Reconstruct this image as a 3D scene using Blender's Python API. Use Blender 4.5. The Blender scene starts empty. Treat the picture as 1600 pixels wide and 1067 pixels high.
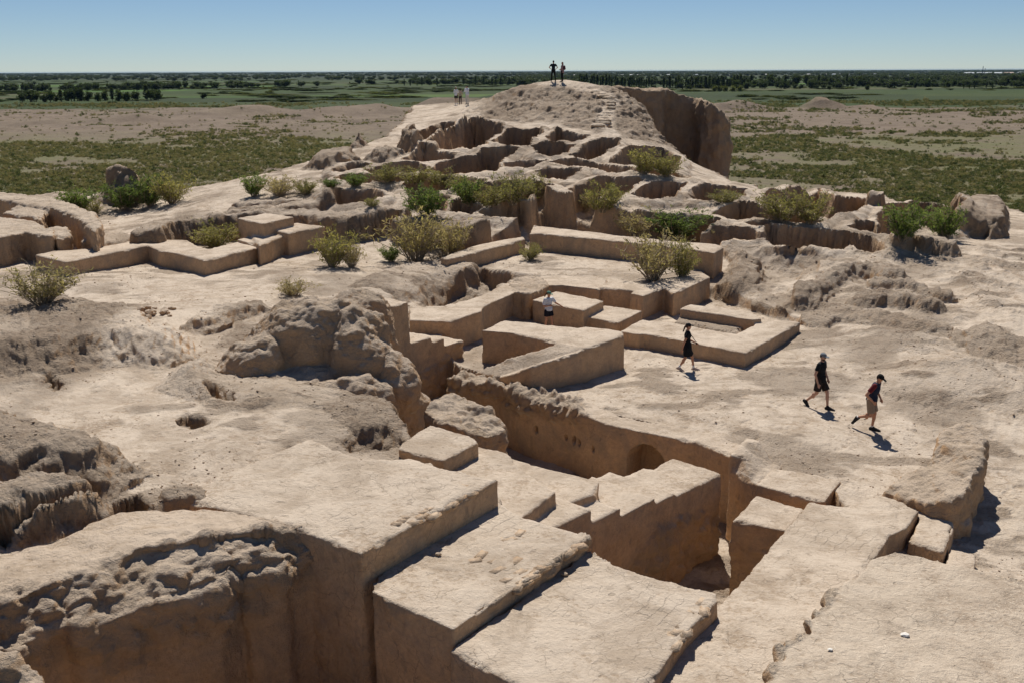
import bpy, bmesh, math, random
import numpy as np
from mathutils import Vector, Matrix
random.seed(7); RNG = np.random.default_rng(7)

# ------------------------------------------------------------------ camera, world, sun, exposure
SC = bpy.context.scene
COL = SC.collection
F = 1556.0; CX, CY = 800.0, 533.5; HCAM = 10.1
PITCH = math.atan(423.0 / F)
cam_d = bpy.data.cameras.new('camera'); cam = bpy.data.objects.new('camera', cam_d); COL.objects.link(cam)
cam_d.lens = 35.0; cam_d.sensor_width = 36.0; cam_d.clip_start = 0.5; cam_d.clip_end = 60000
cam.location = (0, 0, HCAM)
cam.rotation_euler = (math.pi / 2 - PITCH, math.radians(0.0), 0)
cam.rotation_euler = (cam.rotation_euler.to_matrix() @ Matrix.Rotation(math.radians(-0.2), 3, 'Z')).to_euler()
SC.camera = cam

SUN_EL = math.radians(56); SUN_AZ = math.radians(-4)      # azimuth measured from +Y towards +X
w = bpy.data.worlds.new('World'); SC.world = w; w.use_nodes = True
nt = w.node_tree; nt.nodes.clear()
sky = nt.nodes.new('ShaderNodeTexSky'); sky.sky_type = 'NISHITA'; sky.sun_disc = False
sky.sun_elevation = SUN_EL; sky.sun_rotation = SUN_AZ
sky.altitude = 0; sky.air_density = 0.68; sky.dust_density = 0.0; sky.ozone_density = 6.0
bg = nt.nodes.new('ShaderNodeBackground'); bg.inputs[1].default_value = 0.057
out = nt.nodes.new('ShaderNodeOutputWorld')
nt.links.new(sky.outputs[0], bg.inputs[0]); nt.links.new(bg.outputs[0], out.inputs[0])
sun_d = bpy.data.lights.new('sun', 'SUN'); sun = bpy.data.objects.new('sun', sun_d); COL.objects.link(sun)
sun_d.energy = 4.6; sun_d.angle = math.radians(0.53); sun_d.color = (1.0, 0.935, 0.84)
sdir = Vector((math.sin(SUN_AZ) * math.cos(SUN_EL), math.cos(SUN_AZ) * math.cos(SUN_EL), math.sin(SUN_EL)))
sun.rotation_euler = sdir.to_track_quat('Z', 'Y').to_euler(); sun.location = (0, 40, 60)
SC.view_settings.view_transform = 'Standard'; SC.view_settings.look = 'None'
SC.view_settings.exposure = 0.27; SC.view_settings.gamma = 1.0; SC.view_settings.use_curve_mapping = False
SC.cycles.use_denoising = True
SC.cycles.volume_bounces = 0
SC.cycles.max_bounces = 8; SC.cycles.diffuse_bounces = 6; SC.cycles.transparent_max_bounces = 8

# ------------------------------------------------------------------ photo pixel -> place
cp, sp = math.cos(PITCH), math.sin(PITCH)
def ray(px, py):
    a, b = (px - CX) / F, -(py - CY) / F
    return a, cp + b * sp, -sp + b * cp          # X, Y, Z per unit of camera depth
def P(px, py, z):                                   # on the level z
    x, y, d = ray(px, py); t = (z - HCAM) / d
    return (x * t, y * t, z)
def PY(px, py, Y):                                  # at the distance Y
    x, y, d = ray(px, py); t = Y / y
    return (x * t, Y, HCAM + d * t)
UD = np.array([0.593, 0.805]); VD = np.array([-0.806, 0.592])   # the two directions of the old walls

# ------------------------------------------------------------------ noise
_T = np.random.default_rng(1234).uniform(-1, 1, 64 ** 3).astype(np.float32)
def vnoise(p, s=0):
    p = np.asarray(p, dtype=np.float32); shp = p.shape[:-1]; p = p.reshape(-1, 3)
    fl = np.floor(p); f = p - fl; i = fl.astype(np.int32) + np.array([s * 7 % 64, s * 13 % 64, s * 29 % 64], np.int32)
    f = f * f * f * (f * (f * 6 - 15) + 10)
    x0, x1 = (i[:, 0] & 63) << 12, ((i[:, 0] + 1) & 63) << 12; y0, y1 = (i[:, 1] & 63) << 6, ((i[:, 1] + 1) & 63) << 6; z0, z1 = i[:, 2] & 63, (i[:, 2] + 1) & 63
    fx, fy, fz = f[:, 0], f[:, 1], f[:, 2]
    def col(xx, yy):
        k = xx | yy; a = _T[k | z0]; return a + fz * (_T[k | z1] - a)
    a = col(x0, y0); a = a + fy * (col(x0, y1) - a); b = col(x1, y0); b = b + fy * (col(x1, y1) - b)
    return (a + fx * (b - a)).reshape(shp)
def worley(p, scale, s=0):
    """distance to the nearest of scattered points, in cells: for rounded clods"""
    p = np.asarray(p, dtype=np.float32) / scale; fl = np.floor(p); f = p - fl; i = fl.astype(np.int32); best = np.full(len(p), 9.0, np.float32)
    for dx in (-1, 0, 1):
        for dy in (-1, 0, 1):
            for dz in (-1, 0, 1):
                x, y, z = i[:, 0] + dx + s, i[:, 1] + dy, i[:, 2] + dz; k = ((x & 63) << 12) | ((y & 63) << 6) | (z & 63)
                q0, q1, q2 = _T[k], _T[(k + 77777) % 262144], _T[(k + 155555) % 262144]
                d = (dx + .5 + .45 * q0 - f[:, 0]) ** 2 + (dy + .5 + .45 * q1 - f[:, 1]) ** 2 + (dz + .5 + .45 * q2 - f[:, 2]) ** 2
                best = np.minimum(best, d)
    return np.sqrt(best)
ROT = np.array([[0.36, 0.48, -0.8], [-0.8, 0.6, 0.0], [0.48, 0.64, 0.6]], dtype=np.float32)
def fbm(p, scale, octv=4, s=0, gain=0.5, ridged=False):
    p = (np.asarray(p) / scale).astype(np.float32); a, t, r = 1.0, 0.0, 0.0
    for o in range(octv):
        n = vnoise(p, s + o * 17)
        if ridged: n = 1 - 2 * np.abs(n)
        r = r + a * n; t += a; a *= gain
        p = (p @ ROT.T) * np.float32(2.03) + np.float32(3.7)
    return r / t
def sstep(x, a, b):
    t = np.clip((x - a) / (b - a), 0, 1)
    return t * t * (3 - 2 * t)
def p3(x, y, z=None):
    return np.stack([x, y, np.zeros_like(x) if z is None else z], -1)

# ------------------------------------------------------------------ objects
def tag(o, label=None, cat=None, group=None, kind=None):
    if label: o['label'] = label
    if cat: o['category'] = cat
    if group: o['group'] = group
    if kind: o['kind'] = kind
    return o
def mesh_np(name, V, Fc, smooth=True, attrs=None, normals=None):
    """V (n,3); Fc (m,3) or (m,4) array, or list"""
    me = bpy.data.meshes.new(name)
    V = np.ascontiguousarray(V, dtype=np.float32); Fc = np.ascontiguousarray(Fc, dtype=np.int32)
    k = Fc.shape[1]
    me.vertices.add(len(V)); me.vertices.foreach_set('co', V.ravel())
    me.loops.add(Fc.size); me.loops.foreach_set('vertex_index', Fc.ravel())
    me.polygons.add(len(Fc)); me.polygons.foreach_set('loop_start', np.arange(0, Fc.size, k, dtype=np.int32))
    me.update(calc_edges=True)
    if smooth: me.shade_smooth()
    for an, av in (attrs or {}).items():
        a = me.attributes.new(an, 'FLOAT', 'POINT'); a.data.foreach_set('value', np.ascontiguousarray(av, dtype=np.float32))
    if normals is not None:
        me.normals_split_custom_set_from_vertices(np.ascontiguousarray(normals, dtype=np.float32))
    return me
def link(name, me, mat=None, parent=None):
    o = bpy.data.objects.new(name, me); COL.objects.link(o)
    if mat is not None and me is not None and not me.materials: me.materials.append(mat)
    if parent is not None: o.parent = parent
    return o
def empty(name, loc, rz=0):
    o = bpy.data.objects.new(name, None); COL.objects.link(o); o.location = loc; o.rotation_euler = (0, 0, rz)
    o.empty_display_size = 0.3
    return o
DG = None
def evalmesh(me, mods):
    """run modifiers on a scratch object, give arrays back"""
    o = bpy.data.objects.new('scratch', me); COL.objects.link(o)
    for t, kw in mods:
        m = o.modifiers.new(t, t)
        for k_, v_ in kw.items(): setattr(m, k_, v_)
    dg = bpy.context.evaluated_depsgraph_get(); dg.update()
    e = o.evaluated_get(dg); m2 = e.to_mesh()
    n = len(m2.vertices); V = np.empty(n * 3, np.float32); m2.vertices.foreach_get('co', V)
    N = np.empty(n * 3, np.float32); m2.vertex_normals.foreach_get('vector', N)
    m2.calc_loop_triangles()
    nl = len(m2.polygons); tot = np.empty(nl, np.int32); m2.polygons.foreach_get('loop_total', tot)
    if (tot == 4).all():
        L = np.empty(nl * 4, np.int32); m2.loops.foreach_get('vertex_index', L); Fc = L.reshape(-1, 4)
    else:
        T = np.empty(len(m2.loop_triangles) * 3, np.int32); m2.loop_triangles.foreach_get('vertices', T); Fc = T.reshape(-1, 3)
    e.to_mesh_clear(); bpy.data.objects.remove(o); bpy.data.meshes.remove(me)
    return V.reshape(-1, 3).astype(np.float64), Fc, N.reshape(-1, 3).astype(np.float64)

# ------------------------------------------------------------------ materials
def newmat(name):
    m = bpy.data.materials.new(name); m.use_nodes = True
    nt = m.node_tree; b = nt.nodes['Principled BSDF']
    b.inputs['Roughness'].default_value = 0.95
    b.inputs['Specular IOR Level'].default_value = 0.15
    return m, nt, b
def N_(nt, t, **kw):
    n = nt.nodes.new(t)
    for k, v in kw.items():
        if k in ('operation', 'blend_type', 'data_type', 'noise_dimensions', 'feature', 'attribute_name', 'interpolation_type', 'voronoi_dimensions', 'distance', 'mode'): setattr(n, k, v)
        else: n.inputs[k].default_value = v
    return n
def ramp(nt, src, stops):
    r = nt.nodes.new('ShaderNodeValToRGB'); e = r.color_ramp.elements
    while len(e) < len(stops): e.new(0.5)
    for i, (p, c) in enumerate(stops):
        e[i].position = p; e[i].color = (*c, 1) if len(c) == 3 else c
    nt.links.new(src, r.inputs[0]); return r.outputs[0]
def mixc(nt, fac, a, b, mode='MIX'):
    m = nt.nodes.new('ShaderNodeMix'); m.data_type = 'RGBA'; m.blend_type = mode
    for s, v in ((m.inputs[0], fac), (m.inputs[6], a), (m.inputs[7], b)):
        if hasattr(v, 'is_linked'): nt.links.new(v, s)
        elif isinstance(v, (int, float)): s.default_value = v
        else: s.default_value = (*v, 1)
    return m.outputs[2]
def math_(nt, op, a, b=0.0, c=None):
    m = nt.nodes.new('ShaderNodeMath'); m.operation = op
    for i, v in enumerate((a, b, c)):
        if v is None: continue
        if hasattr(v, 'is_linked'): nt.links.new(v, m.inputs[i])
        else: m.inputs[i].default_value = v
    return m.outputs[0]
def noise(nt, vec, scale, detail=4, rough=0.55, dist=0.0):
    n = nt.nodes.new('ShaderNodeTexNoise'); n.inputs['Scale'].default_value = scale
    n.inputs['Detail'].default_value = detail; n.inputs['Roughness'].default_value = rough; n.inputs['Distortion'].default_value = dist
    nt.links.new(vec, n.inputs['Vector']); return n.outputs[0]
def pos(nt, scale=(1, 1, 1), rotz=0.0):
    g = nt.nodes.new('ShaderNodeNewGeometry'); m = nt.nodes.new('ShaderNodeMapping')
    m.inputs['Scale'].default_value = scale; m.inputs['Rotation'].default_value = (0, 0, rotz)
    nt.links.new(g.outputs['Position'], m.inputs['Vector']); return m.outputs[0]
def mud(name, light, dark, deep, crack=0.0, bump=1.0, streak=0.0, straw=0.0, joints=0.0, clay=(0.58, 0.37, 0.205)):  # clay: colour of upright faces, reddened to stand in for warm shade
    """sun-baked mud: pale dust over brown clay, sides tinted for warm shade, pits, cracks; attribute 'dirt' adds loose dark soil"""
    m, nt, b = newmat(name); p = pos(nt)
    n1 = noise(nt, p, 0.35, 5, 0.6, 0.3); n2 = noise(nt, p, 2.2, 6, 0.65); n3 = noise(nt, p, 11.0, 5, 0.7); n4 = noise(nt, p, 45.0, 3, 0.7)
    f = math_(nt, 'ADD', math_(nt, 'MULTIPLY', n1, 0.6), math_(nt, 'ADD', math_(nt, 'MULTIPLY', n2, 0.7), math_(nt, 'MULTIPLY', n3, 0.8)))
    f = math_(nt, 'SUBTRACT', f, .35)
    c = ramp(nt, f, [(0.52, dark), (0.67, tuple((light[i] * 0.78 + dark[i] * 0.22) for i in range(3))), (0.86, light)])
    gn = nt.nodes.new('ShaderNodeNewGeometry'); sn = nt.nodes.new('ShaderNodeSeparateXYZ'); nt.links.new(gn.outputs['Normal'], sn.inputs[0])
    warm_side = ramp(nt, math_(nt, 'ADD', math_(nt, 'ABSOLUTE', sn.outputs[2]), math_(nt, 'MULTIPLY', math_(nt, 'SUBTRACT', n2, .5), .5)), [(0.45, (1, 1, 1)), (0.75, (0, 0, 0))])
    c = mixc(nt, math_(nt, 'MULTIPLY', warm_side, .88), c, ramp(nt, math_(nt, 'ADD', math_(nt, 'MULTIPLY', n2, .5), math_(nt, 'MULTIPLY', n3, .5)), [(.36, tuple(v * .78 for v in clay)), (.62, tuple(v * 1.12 for v in clay))]))   # dust on level ground; bare clay sides with warm bounce light painted in
    at = nt.nodes.new('ShaderNodeAttribute'); at.attribute_name = 'dirt'
    da = math_(nt, 'MULTIPLY', at.outputs['Fac'], ramp(nt, math_(nt, 'ADD', math_(nt, 'MULTIPLY', n2, .6), math_(nt, 'MULTIPLY', n3, .4)), [(0.34, (0, 0, 0)), (0.62, (1, 1, 1))]))
    da.node.use_clamp = True
    c = mixc(nt, da, c, deep)
    # water stains and trodden dirt in large soft-edged patches
    st_ = ramp(nt, noise(nt, p, .75, 6, .68, .8), [(0.46, (0, 0, 0)), (0.63, (1, 1, 1))])
    c = mixc(nt, math_(nt, 'MULTIPLY', st_, .6), c, tuple(v * .82 for v in dark))
    # small dark pocks and pale flecks
    spk = ramp(nt, n4, [(0.26, (1, 1, 1)), (0.36, (0, 0, 0))])
    c = mixc(nt, math_(nt, 'MULTIPLY', spk, 0.5), c, tuple(v * 0.55 for v in dark))
    hgt = math_(nt, 'ADD', math_(nt, 'MULTIPLY', n2, 0.13), math_(nt, 'ADD', math_(nt, 'MULTIPLY', n3, 0.07), math_(nt, 'MULTIPLY', n4, 0.025)))
    rgh = math_(nt, 'MULTIPLY', da, math_(nt, 'ADD', math_(nt, 'MULTIPLY', n3, 0.16), math_(nt, 'MULTIPLY', n4, 0.05)))
    hgt = math_(nt, 'ADD', hgt, rgh)
    # footmarks and rain pocks
    pk = ramp(nt, noise(nt, pos(nt, (1, 1, .6)), 4.2, 3, .55, .4), [(0.63, (0, 0, 0)), (0.70, (1, 1, 1))])
    c = mixc(nt, math_(nt, 'MULTIPLY', pk, 0.4), c, tuple(v * 0.7 for v in dark))
    hgt = math_(nt, 'SUBTRACT', hgt, math_(nt, 'MULTIPLY', pk, 0.022))
    if joints:                                               # faint brick joints where the skin has worn off
        bt = nt.nodes.new('ShaderNodeTexBrick'); bt.inputs['Scale'].default_value = 1.0; bt.inputs['Brick Width'].default_value = .42; bt.inputs['Row Height'].default_value = .24; bt.inputs['Mortar Size'].default_value = .012; bt.inputs['Mortar Smooth'].default_value = .6
        pj = pos(nt, (1, 1, 1), -math.atan2(.805, .593)); wj = nt.nodes.new('ShaderNodeVectorMath'); wj.operation = 'ADD'; nj = nt.nodes.new('ShaderNodeTexNoise'); nj.inputs['Scale'].default_value = 2.5; nj.inputs['Detail'].default_value = 4
        sj = nt.nodes.new('ShaderNodeVectorMath'); sj.operation = 'SCALE'; sj.inputs['Scale'].default_value = .34; nt.links.new(pj, nj.inputs['Vector']); nt.links.new(nj.outputs['Color'], sj.inputs[0]); nt.links.new(pj, wj.inputs[0]); nt.links.new(sj.outputs[0], wj.inputs[1]); nt.links.new(wj.outputs[0], bt.inputs['Vector'])
        gj = ramp(nt, noise(nt, p, .55, 3, .5), [(0.53, (0, 0, 0)), (0.62, (1, 1, 1))])
        jm = math_(nt, 'MULTIPLY', bt.outputs['Fac'], math_(nt, 'MULTIPLY', gj, joints))
        c = mixc(nt, math_(nt, 'MULTIPLY', jm, .22), c, tuple(v * .6 for v in dark)); hgt = math_(nt, 'SUBTRACT', hgt, math_(nt, 'MULTIPLY', jm, .03))
    if crack:
        v = nt.nodes.new('ShaderNodeTexVoronoi'); v.feature = 'DISTANCE_TO_EDGE'; v.inputs['Scale'].default_value = 2.3; v.inputs['Randomness'].default_value = 1.0
        wv = nt.nodes.new('ShaderNodeVectorMath'); wv.operation = 'ADD'
        nz = nt.nodes.new('ShaderNodeTexNoise'); nz.inputs['Scale'].default_value = 3.0; nz.inputs['Detail'].default_value = 5
        nt.links.new(p, nz.inputs['Vector'])
        sc = nt.nodes.new('ShaderNodeVectorMath'); sc.operation = 'SCALE'; sc.inputs['Scale'].default_value = 0.45
        nt.links.new(nz.outputs['Color'], sc.inputs[0]); nt.links.new(p, wv.inputs[0]); nt.links.new(sc.outputs[0], wv.inputs[1])
        nt.links.new(wv.outputs[0], v.inputs['Vector'])
        ck = ramp(nt, v.outputs['Distance'], [(0.0, (1, 1, 1)), (0.022, (0, 0, 0))])
        gate = ramp(nt, noise(nt, p, 0.9, 3), [(0.48, (0, 0, 0)), (0.6, (1, 1, 1))])
        ck = math_(nt, 'MULTIPLY', ck, gate)
        c = mixc(nt, math_(nt, 'MULTIPLY', ck, crack * .55), c, tuple(v_ * 0.45 for v_ in dark))
        hgt = math_(nt, 'SUBTRACT', hgt, math_(nt, 'MULTIPLY', ck, 0.012 * crack))
    if streak:
        ps = pos(nt, (5.0, 5.0, 0.5)); ns = noise(nt, ps, 1.0, 5, 0.6)
        c = mixc(nt, math_(nt, 'MULTIPLY', ramp(nt, ns, [(0.45, (0, 0, 0)), (0.7, (1, 1, 1))]), streak), c, tuple(v_ * 0.8 for v_ in dark))
    if straw:
        ps = pos(nt, (9, 60, 9), 0.7); s1 = noise(nt, ps, 1.0, 2, 0.5); s2 = noise(nt, pos(nt, (60, 8, 9), 0.2), 1.0, 2, 0.5)
        sm = math_(nt, 'MAXIMUM', ramp(nt, s1, [(0.66, (0, 0, 0)), (0.72, (1, 1, 1))]), ramp(nt, s2, [(0.66, (0, 0, 0)), (0.72, (1, 1, 1))]))
        c = mixc(nt, math_(nt, 'MULTIPLY', sm, straw), c, (0.68, 0.60, 0.48))
    nt.links.new(c, b.inputs['Base Color'])
    bp = nt.nodes.new('ShaderNodeBump'); bp.inputs['Strength'].default_value = 0.75 * bump; bp.inputs['Distance'].default_value = 1.0
    nt.links.new(hgt, bp.inputs['Height']); nt.links.new(bp.outputs[0], b.inputs['Normal'])
    return m
LIGHT = (0.575, 0.49, 0.398); DARK = (0.37, 0.288, 0.212); DEEP = (0.255, 0.185, 0.128)
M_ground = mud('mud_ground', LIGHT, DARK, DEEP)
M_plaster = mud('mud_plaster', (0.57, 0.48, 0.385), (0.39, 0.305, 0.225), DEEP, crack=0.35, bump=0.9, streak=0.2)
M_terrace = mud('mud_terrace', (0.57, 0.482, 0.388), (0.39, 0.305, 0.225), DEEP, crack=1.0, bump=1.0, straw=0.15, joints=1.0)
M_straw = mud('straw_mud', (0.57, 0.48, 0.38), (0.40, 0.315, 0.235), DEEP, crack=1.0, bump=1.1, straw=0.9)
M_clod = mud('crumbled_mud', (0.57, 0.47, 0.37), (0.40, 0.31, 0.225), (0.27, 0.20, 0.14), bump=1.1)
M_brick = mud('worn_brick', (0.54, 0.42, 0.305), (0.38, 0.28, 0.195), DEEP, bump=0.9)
def plain_mat(name, col, var=0.15, rough=0.8):
    m, nt, b = newmat(name); n = noise(nt, pos(nt), 18.0, 4)
    c = ramp(nt, n, [(0.3, tuple(v * (1 - var) for v in col)), (0.7, tuple(min(1, v * (1 + var)) for v in col))])
    nt.links.new(c, b.inputs['Base Color']); b.inputs['Roughness'].default_value = rough
    return m
def leaf_mat(name, cols, trans=0.42):
    m, nt, b = newmat(name); g = nt.nodes.new('ShaderNodeNewGeometry'); oi = nt.nodes.new('ShaderNodeObjectInfo')
    r = math_(nt, 'FRACT', math_(nt, 'ADD', g.outputs['Random Per Island'], math_(nt, 'MULTIPLY', oi.outputs['Random'], 0.0)))
    c = ramp(nt, r, [(i / (len(cols) - 1), cc) for i, cc in enumerate(cols)])
    c = mixc(nt, 1.0, c, ramp(nt, oi.outputs['Random'], [(0.0, (0.78, 0.80, 0.78)), (1.0, (1.15, 1.12, 1.05))]), 'MULTIPLY')
    nt.links.new(c, b.inputs['Base Color']); b.inputs['Roughness'].default_value = 0.7
    tr = nt.nodes.new('ShaderNodeBsdfTranslucent'); nt.links.new(mixc(nt, 1.0, c, (1.5, 1.5, 1.1), 'MULTIPLY'), tr.inputs[0])
    mx = nt.nodes.new('ShaderNodeMixShader'); mx.inputs[0].default_value = trans
    o = nt.nodes['Material Output']; nt.links.new(b.outputs[0], mx.inputs[1]); nt.links.new(tr.outputs[0], mx.inputs[2]); nt.links.new(mx.outputs[0], o.inputs[0])
    return m

# ------------------------------------------------------------------ terrain of the platform
# control points: photo pixel + height (or + distance)
CTL = [(1280,640,0),(1360,672,0),(1070,580,0),(900,620,0),(1180,640,0),(1000,600,0),(1450,600,.1),(1300,560,.1),(1560,700,-.2),(1570,800,-.4),(1590,880,-.5),
 (1100,620,0),(1300,720,0),(1240,510,.1),(1400,520,.4),(1550,560,.3),(1300,470,.5),(1200,440,.6),(1500,450,.6),(1590,500,.4),(1590,400,.6),(1400,420,.7),(1150,400,.9),
 (1250,380,1.2),(880,508,0),(730,560,0),(770,530,0),(900,420,.9),(1000,410,.9),(820,410,.9),(1060,410,.9),(1400,345,1.1),
 (1540,350,.6),(1590,350,.5),(1430,322,1.0),
 (640,390,1.4),(560,390,1.35),
 (450,400,1.3),(350,440,1.4),(200,440,1.4),(100,460,1.4),(310,430,1.3),(230,325,1.7),(100,335,1.5),(20,400,1.3),(-80,400,1.4),(-150,330,1.5),
 (40,500,1.5),(250,500,1.6),(330,480,1.6),(150,560,1.7),(240,580,1.7),(60,610,1.8),(180,640,1.9),(320,650,1.9),(250,720,2.0),(200,760,2.0),(420,640,1.9),(520,640,1.7),
 (640,640,1.4),(480,430,1.5),(0,700,2.0),(-150,620,1.9),(-150,800,2.0),(0,840,1.9),
 (1700,700,-.3),(1750,500,.2)]
CTY = [(760,158,96),(790,146,95),(820,136,94),(845,130,94),(870,127,94),(895,127,94),(920,131,93),(950,139,92),(975,144,91),(1010,190,87),(1040,225,82),(1100,263,75),(1135,281,71),
 (860,165,88),(860,190,83),(940,180,84.5),(1000,222,77),(950,200,81),(1045,248,73),(800,182,86),(770,177,90),(900,150,90),(820,160,90),
 (750,300,60),(850,290,62),(1000,285,63),(750,250,70),(860,250,70),(980,262,67),(800,215,76.5),(900,205,79),(700,225,75),(650,255,69),(600,290,62.5),(540,262,68),(480,290,63),(430,292,63),(560,335,56),(700,330,56),(760,345,54),(960,345,54),(1100,330,57),(1250,325,60),(1150,290,64),(1270,305,66),(735,187,88),(700,175,97),(690,162,105),(730,162,105),(655,215,80),(600,225,77),(330,305,63),(715,166,102),(655,182,96),(660,166,104)]
CW = [(4,104,7.2),(-3,110,6.6),(10,102,5),(13,97,3),(17,93,1.5),(19,84,.5),(-16,114,6)]
pts = np.array([P(*c) for c in CTL] + [PY(*c) for c in CTY] + CW)
def mq(r2): return np.sqrt(r2 + 2.25)
d2 = ((pts[:, None, :2] - pts[None, :, :2]) ** 2).sum(-1)
A_ = mq(d2) - 0.0; A_ = A_ + np.eye(len(pts)) * (-0.05)
one = np.ones((len(pts), 1)); K_ = np.block([[A_, one], [one.T, np.zeros((1, 1))]])
W_ = np.linalg.solve(K_, np.append(pts[:, 2], 0))
def base(x, y):
    r = np.full(np.shape(x), W_[-1], dtype=np.float64)
    for (qx, qy, _), wv in zip(pts, W_[:-1]): r += wv * mq((x - qx) ** 2 + (y - qy) ** 2)
    return r
def PB(px, py, h=0.0):                                 # where the ray meets the ground raised by h
    rx, ry, rz = ray(px, py); lo, hi = 8.0, 125.0
    ts = np.linspace(10, 125, 900); zz = HCAM + rz / ry * ts; bb = base(rx / ry * ts, ts) + h
    k = np.argmax(zz < bb)
    if k == 0: k = 899
    a, b_ = ts[k - 1], ts[k]
    for _ in range(20):
        m_ = (a + b_) / 2
        if HCAM + rz / ry * m_ < base(np.array(rx / ry * m_), np.array(m_)) + h: b_ = m_
        else: a = m_
    return (rx / ry * b_, b_, HCAM + rz / ry * b_)
def wpoly(poly, h=0.0):
    return np.array([PB(q[0], q[1], q[2] if len(q) > 2 else h)[:2] for q in poly])
def zpoly(poly, z=None):
    return np.array([P(q[0], q[1], q[2] if z is None else z) for q in poly])

# the sheet: finer near the ruins in front, coarser at the back
NU = 830
ys = [5.0]
while ys[-1] < 122: ys.append(ys[-1] + float(np.interp(ys[-1], [5, 11, 17, 30, 45, 52, 90, 96, 122], [.5, .11, .062, .085, .12, .118, .13, .35, .8])))
ys = np.array(ys); us = np.concatenate([np.linspace(-0.95, -0.545, 46)[:-1], np.linspace(-0.54, 0.54, NU - 50), np.linspace(0.545, 0.95, 46)[1:]])
GX = us[None, :] * (ys[:, None] + 1.5); GY = np.repeat(ys[:, None], len(us), 1)
R_, C_ = GX.shape
Z0 = base(GX, GY)
wp = p3(GX, GY)
WX = GX + 0.25 * fbm(wp, 2.6, 3, 5) + 0.20 * fbm(wp, 0.8, 3, 6)
WY = GY + 0.25 * fbm(wp, 2.6, 3, 8) + 0.20 * fbm(wp, 0.8, 3, 9)
def sd_poly(poly, X, Y):
    """signed distance, positive inside"""
    d = np.full(X.shape, 1e9); ins = np.zeros(X.shape, bool)
    n = len(poly)
    for i in range(n):
        ax, ay = poly[i]; bx, by = poly[(i + 1) % n]
        ex, ey = bx - ax, by - ay; L = ex * ex + ey * ey + 1e-9
        t = np.clip(((X - ax) * ex + (Y - ay) * ey) / L, 0, 1)
        d = np.minimum(d, (X - ax - t * ex) ** 2 + (Y - ay - t * ey) ** 2)
        c = ((ay > Y) != (by > Y)) & (X < ex * (Y - ay) / (ey if abs(ey) > 1e-9 else 1e-9) + ax)
        ins ^= c
    d = np.sqrt(d); return np.where(ins, d, -d)
def d_line(pl, X, Y):
    """distance to a polyline and the parameter along it"""
    d = np.full(X.shape, 1e9); s = np.zeros(X.shape)
    for i in range(len(pl) - 1):
        ax, ay = pl[i]; bx, by = pl[i + 1]; ex, ey = bx - ax, by - ay
        t = np.clip(((X - ax) * ex + (Y - ay) * ey) / (ex * ex + ey * ey + 1e-9), 0, 1)
        q = (X - ax - t * ex) ** 2 + (Y - ay - t * ey) ** 2
        m = q < d; d = np.where(m, q, d); s = np.where(m, i + t, s)
    return np.sqrt(d), s
def win(poly, pad):
    x0, y0 = poly.min(0) - pad; x1, y1 = poly.max(0) + pad
    r0, r1 = np.searchsorted(ys, [y0, y1]); r0 = max(r0 - 1, 0); r1 = min(r1 + 1, R_)
    u0 = min(x0 / (y0 + 1.5), x0 / (y1 + 1.5)); u1 = max(x1 / (y0 + 1.5), x1 / (y1 + 1.5))
    c0, c1 = np.searchsorted(us, [u0, u1]); c0 = max(c0 - 1, 0); c1 = min(c1 + 1, C_)
    return slice(r0, r1), slice(c0, c1)
POS = np.zeros_like(Z0); FID = np.zeros(Z0.shape, np.int32); ROUGH = np.zeros_like(Z0); NEG = np.zeros_like(Z0)
LIP = np.zeros_like(Z0)
FEAT = [None]                                            # feature id -> (name, label, category, group)
def feat(*a): FEAT.append(a); return len(FEAT) - 1
def lump(poly, h, wdt=0.8, dome=0.0, rough=0.6, info=None, thr=0.12, hb=None):
    q = wpoly(poly, h * 0.5 if hb is None else hb); s = win(q, 2.0); X, Y = WX[s], WY[s]
    if X.size == 0: return
    sd = sd_poly(q, X, Y)
    c = h * sstep(sd, -wdt * 0.35, wdt * 0.65)
    if dome: c = c * (1 - dome + dome * np.sqrt(np.clip(sd / max(sd.max(), .1), 0, 1)))
    put(s, c, rough, info, thr)
def ridge(pl, h, half=0.45, slope=0.7, rough=0.6, info=None, thr=0.12, hs=None):
    q = wpoly(pl, h); s = win(q, half + slope + 1); X, Y = WX[s], WY[s]
    if X.size == 0: return
    d, t = d_line(q, X, Y)
    hh = h if hs is None else np.interp(t, np.arange(len(hs)), hs)
    hh = hh * (1 + 0.18 * fbm(p3(X, Y), 1.7, 2, 31))
    put(s, hh * (1 - sstep(d, half, half + slope)), rough, info, thr)
def put(s, c, rough, info, thr):
    m = c > POS[s]; POS[s] = np.where(m, c, POS[s])
    st = (c > 0.03)
    ROUGH[s] = np.where(m & st, np.maximum(ROUGH[s], rough), ROUGH[s])
    if info:
        k = feat(*info); FID[s] = np.where(m & (c > thr), k, FID[s])
def pit(poly, depth, wall=0.35, talus=0.5, rough=0.5, info=None, rim=True):
    q = wpoly(poly, 0.0); s = win(q, 1.5); X, Y = WX[s], WY[s]
    sd = sd_poly(q, X, Y)
    c = depth * (0.78 * sstep(sd, -0.05, wall) + 0.22 * sstep(sd, wall * .8, wall + talus))
    NEG[s] = np.maximum(NEG[s], c)
    if info: LIP[s] = np.maximum(LIP[s], .38 * sstep(sd, -1.1, -.12) * (1 - sstep(sd, -.1, .05)))
    ROUGH[s] = np.where(c > .05, np.maximum(ROUGH[s], rough * (1 - sstep(sd, wall, wall + talus))), ROUGH[s])
    if info:
        k = feat(*info); FID[s] = np.where(sd > 0.02, k, FID[s])

EW = 'eroded_wall'
GR = 'worn wall stubs of the ruin field'
RGR = 'excavated rooms below the mound'
def room(lab): return ('excavated_room', lab, 'ruin', RGR)
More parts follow.
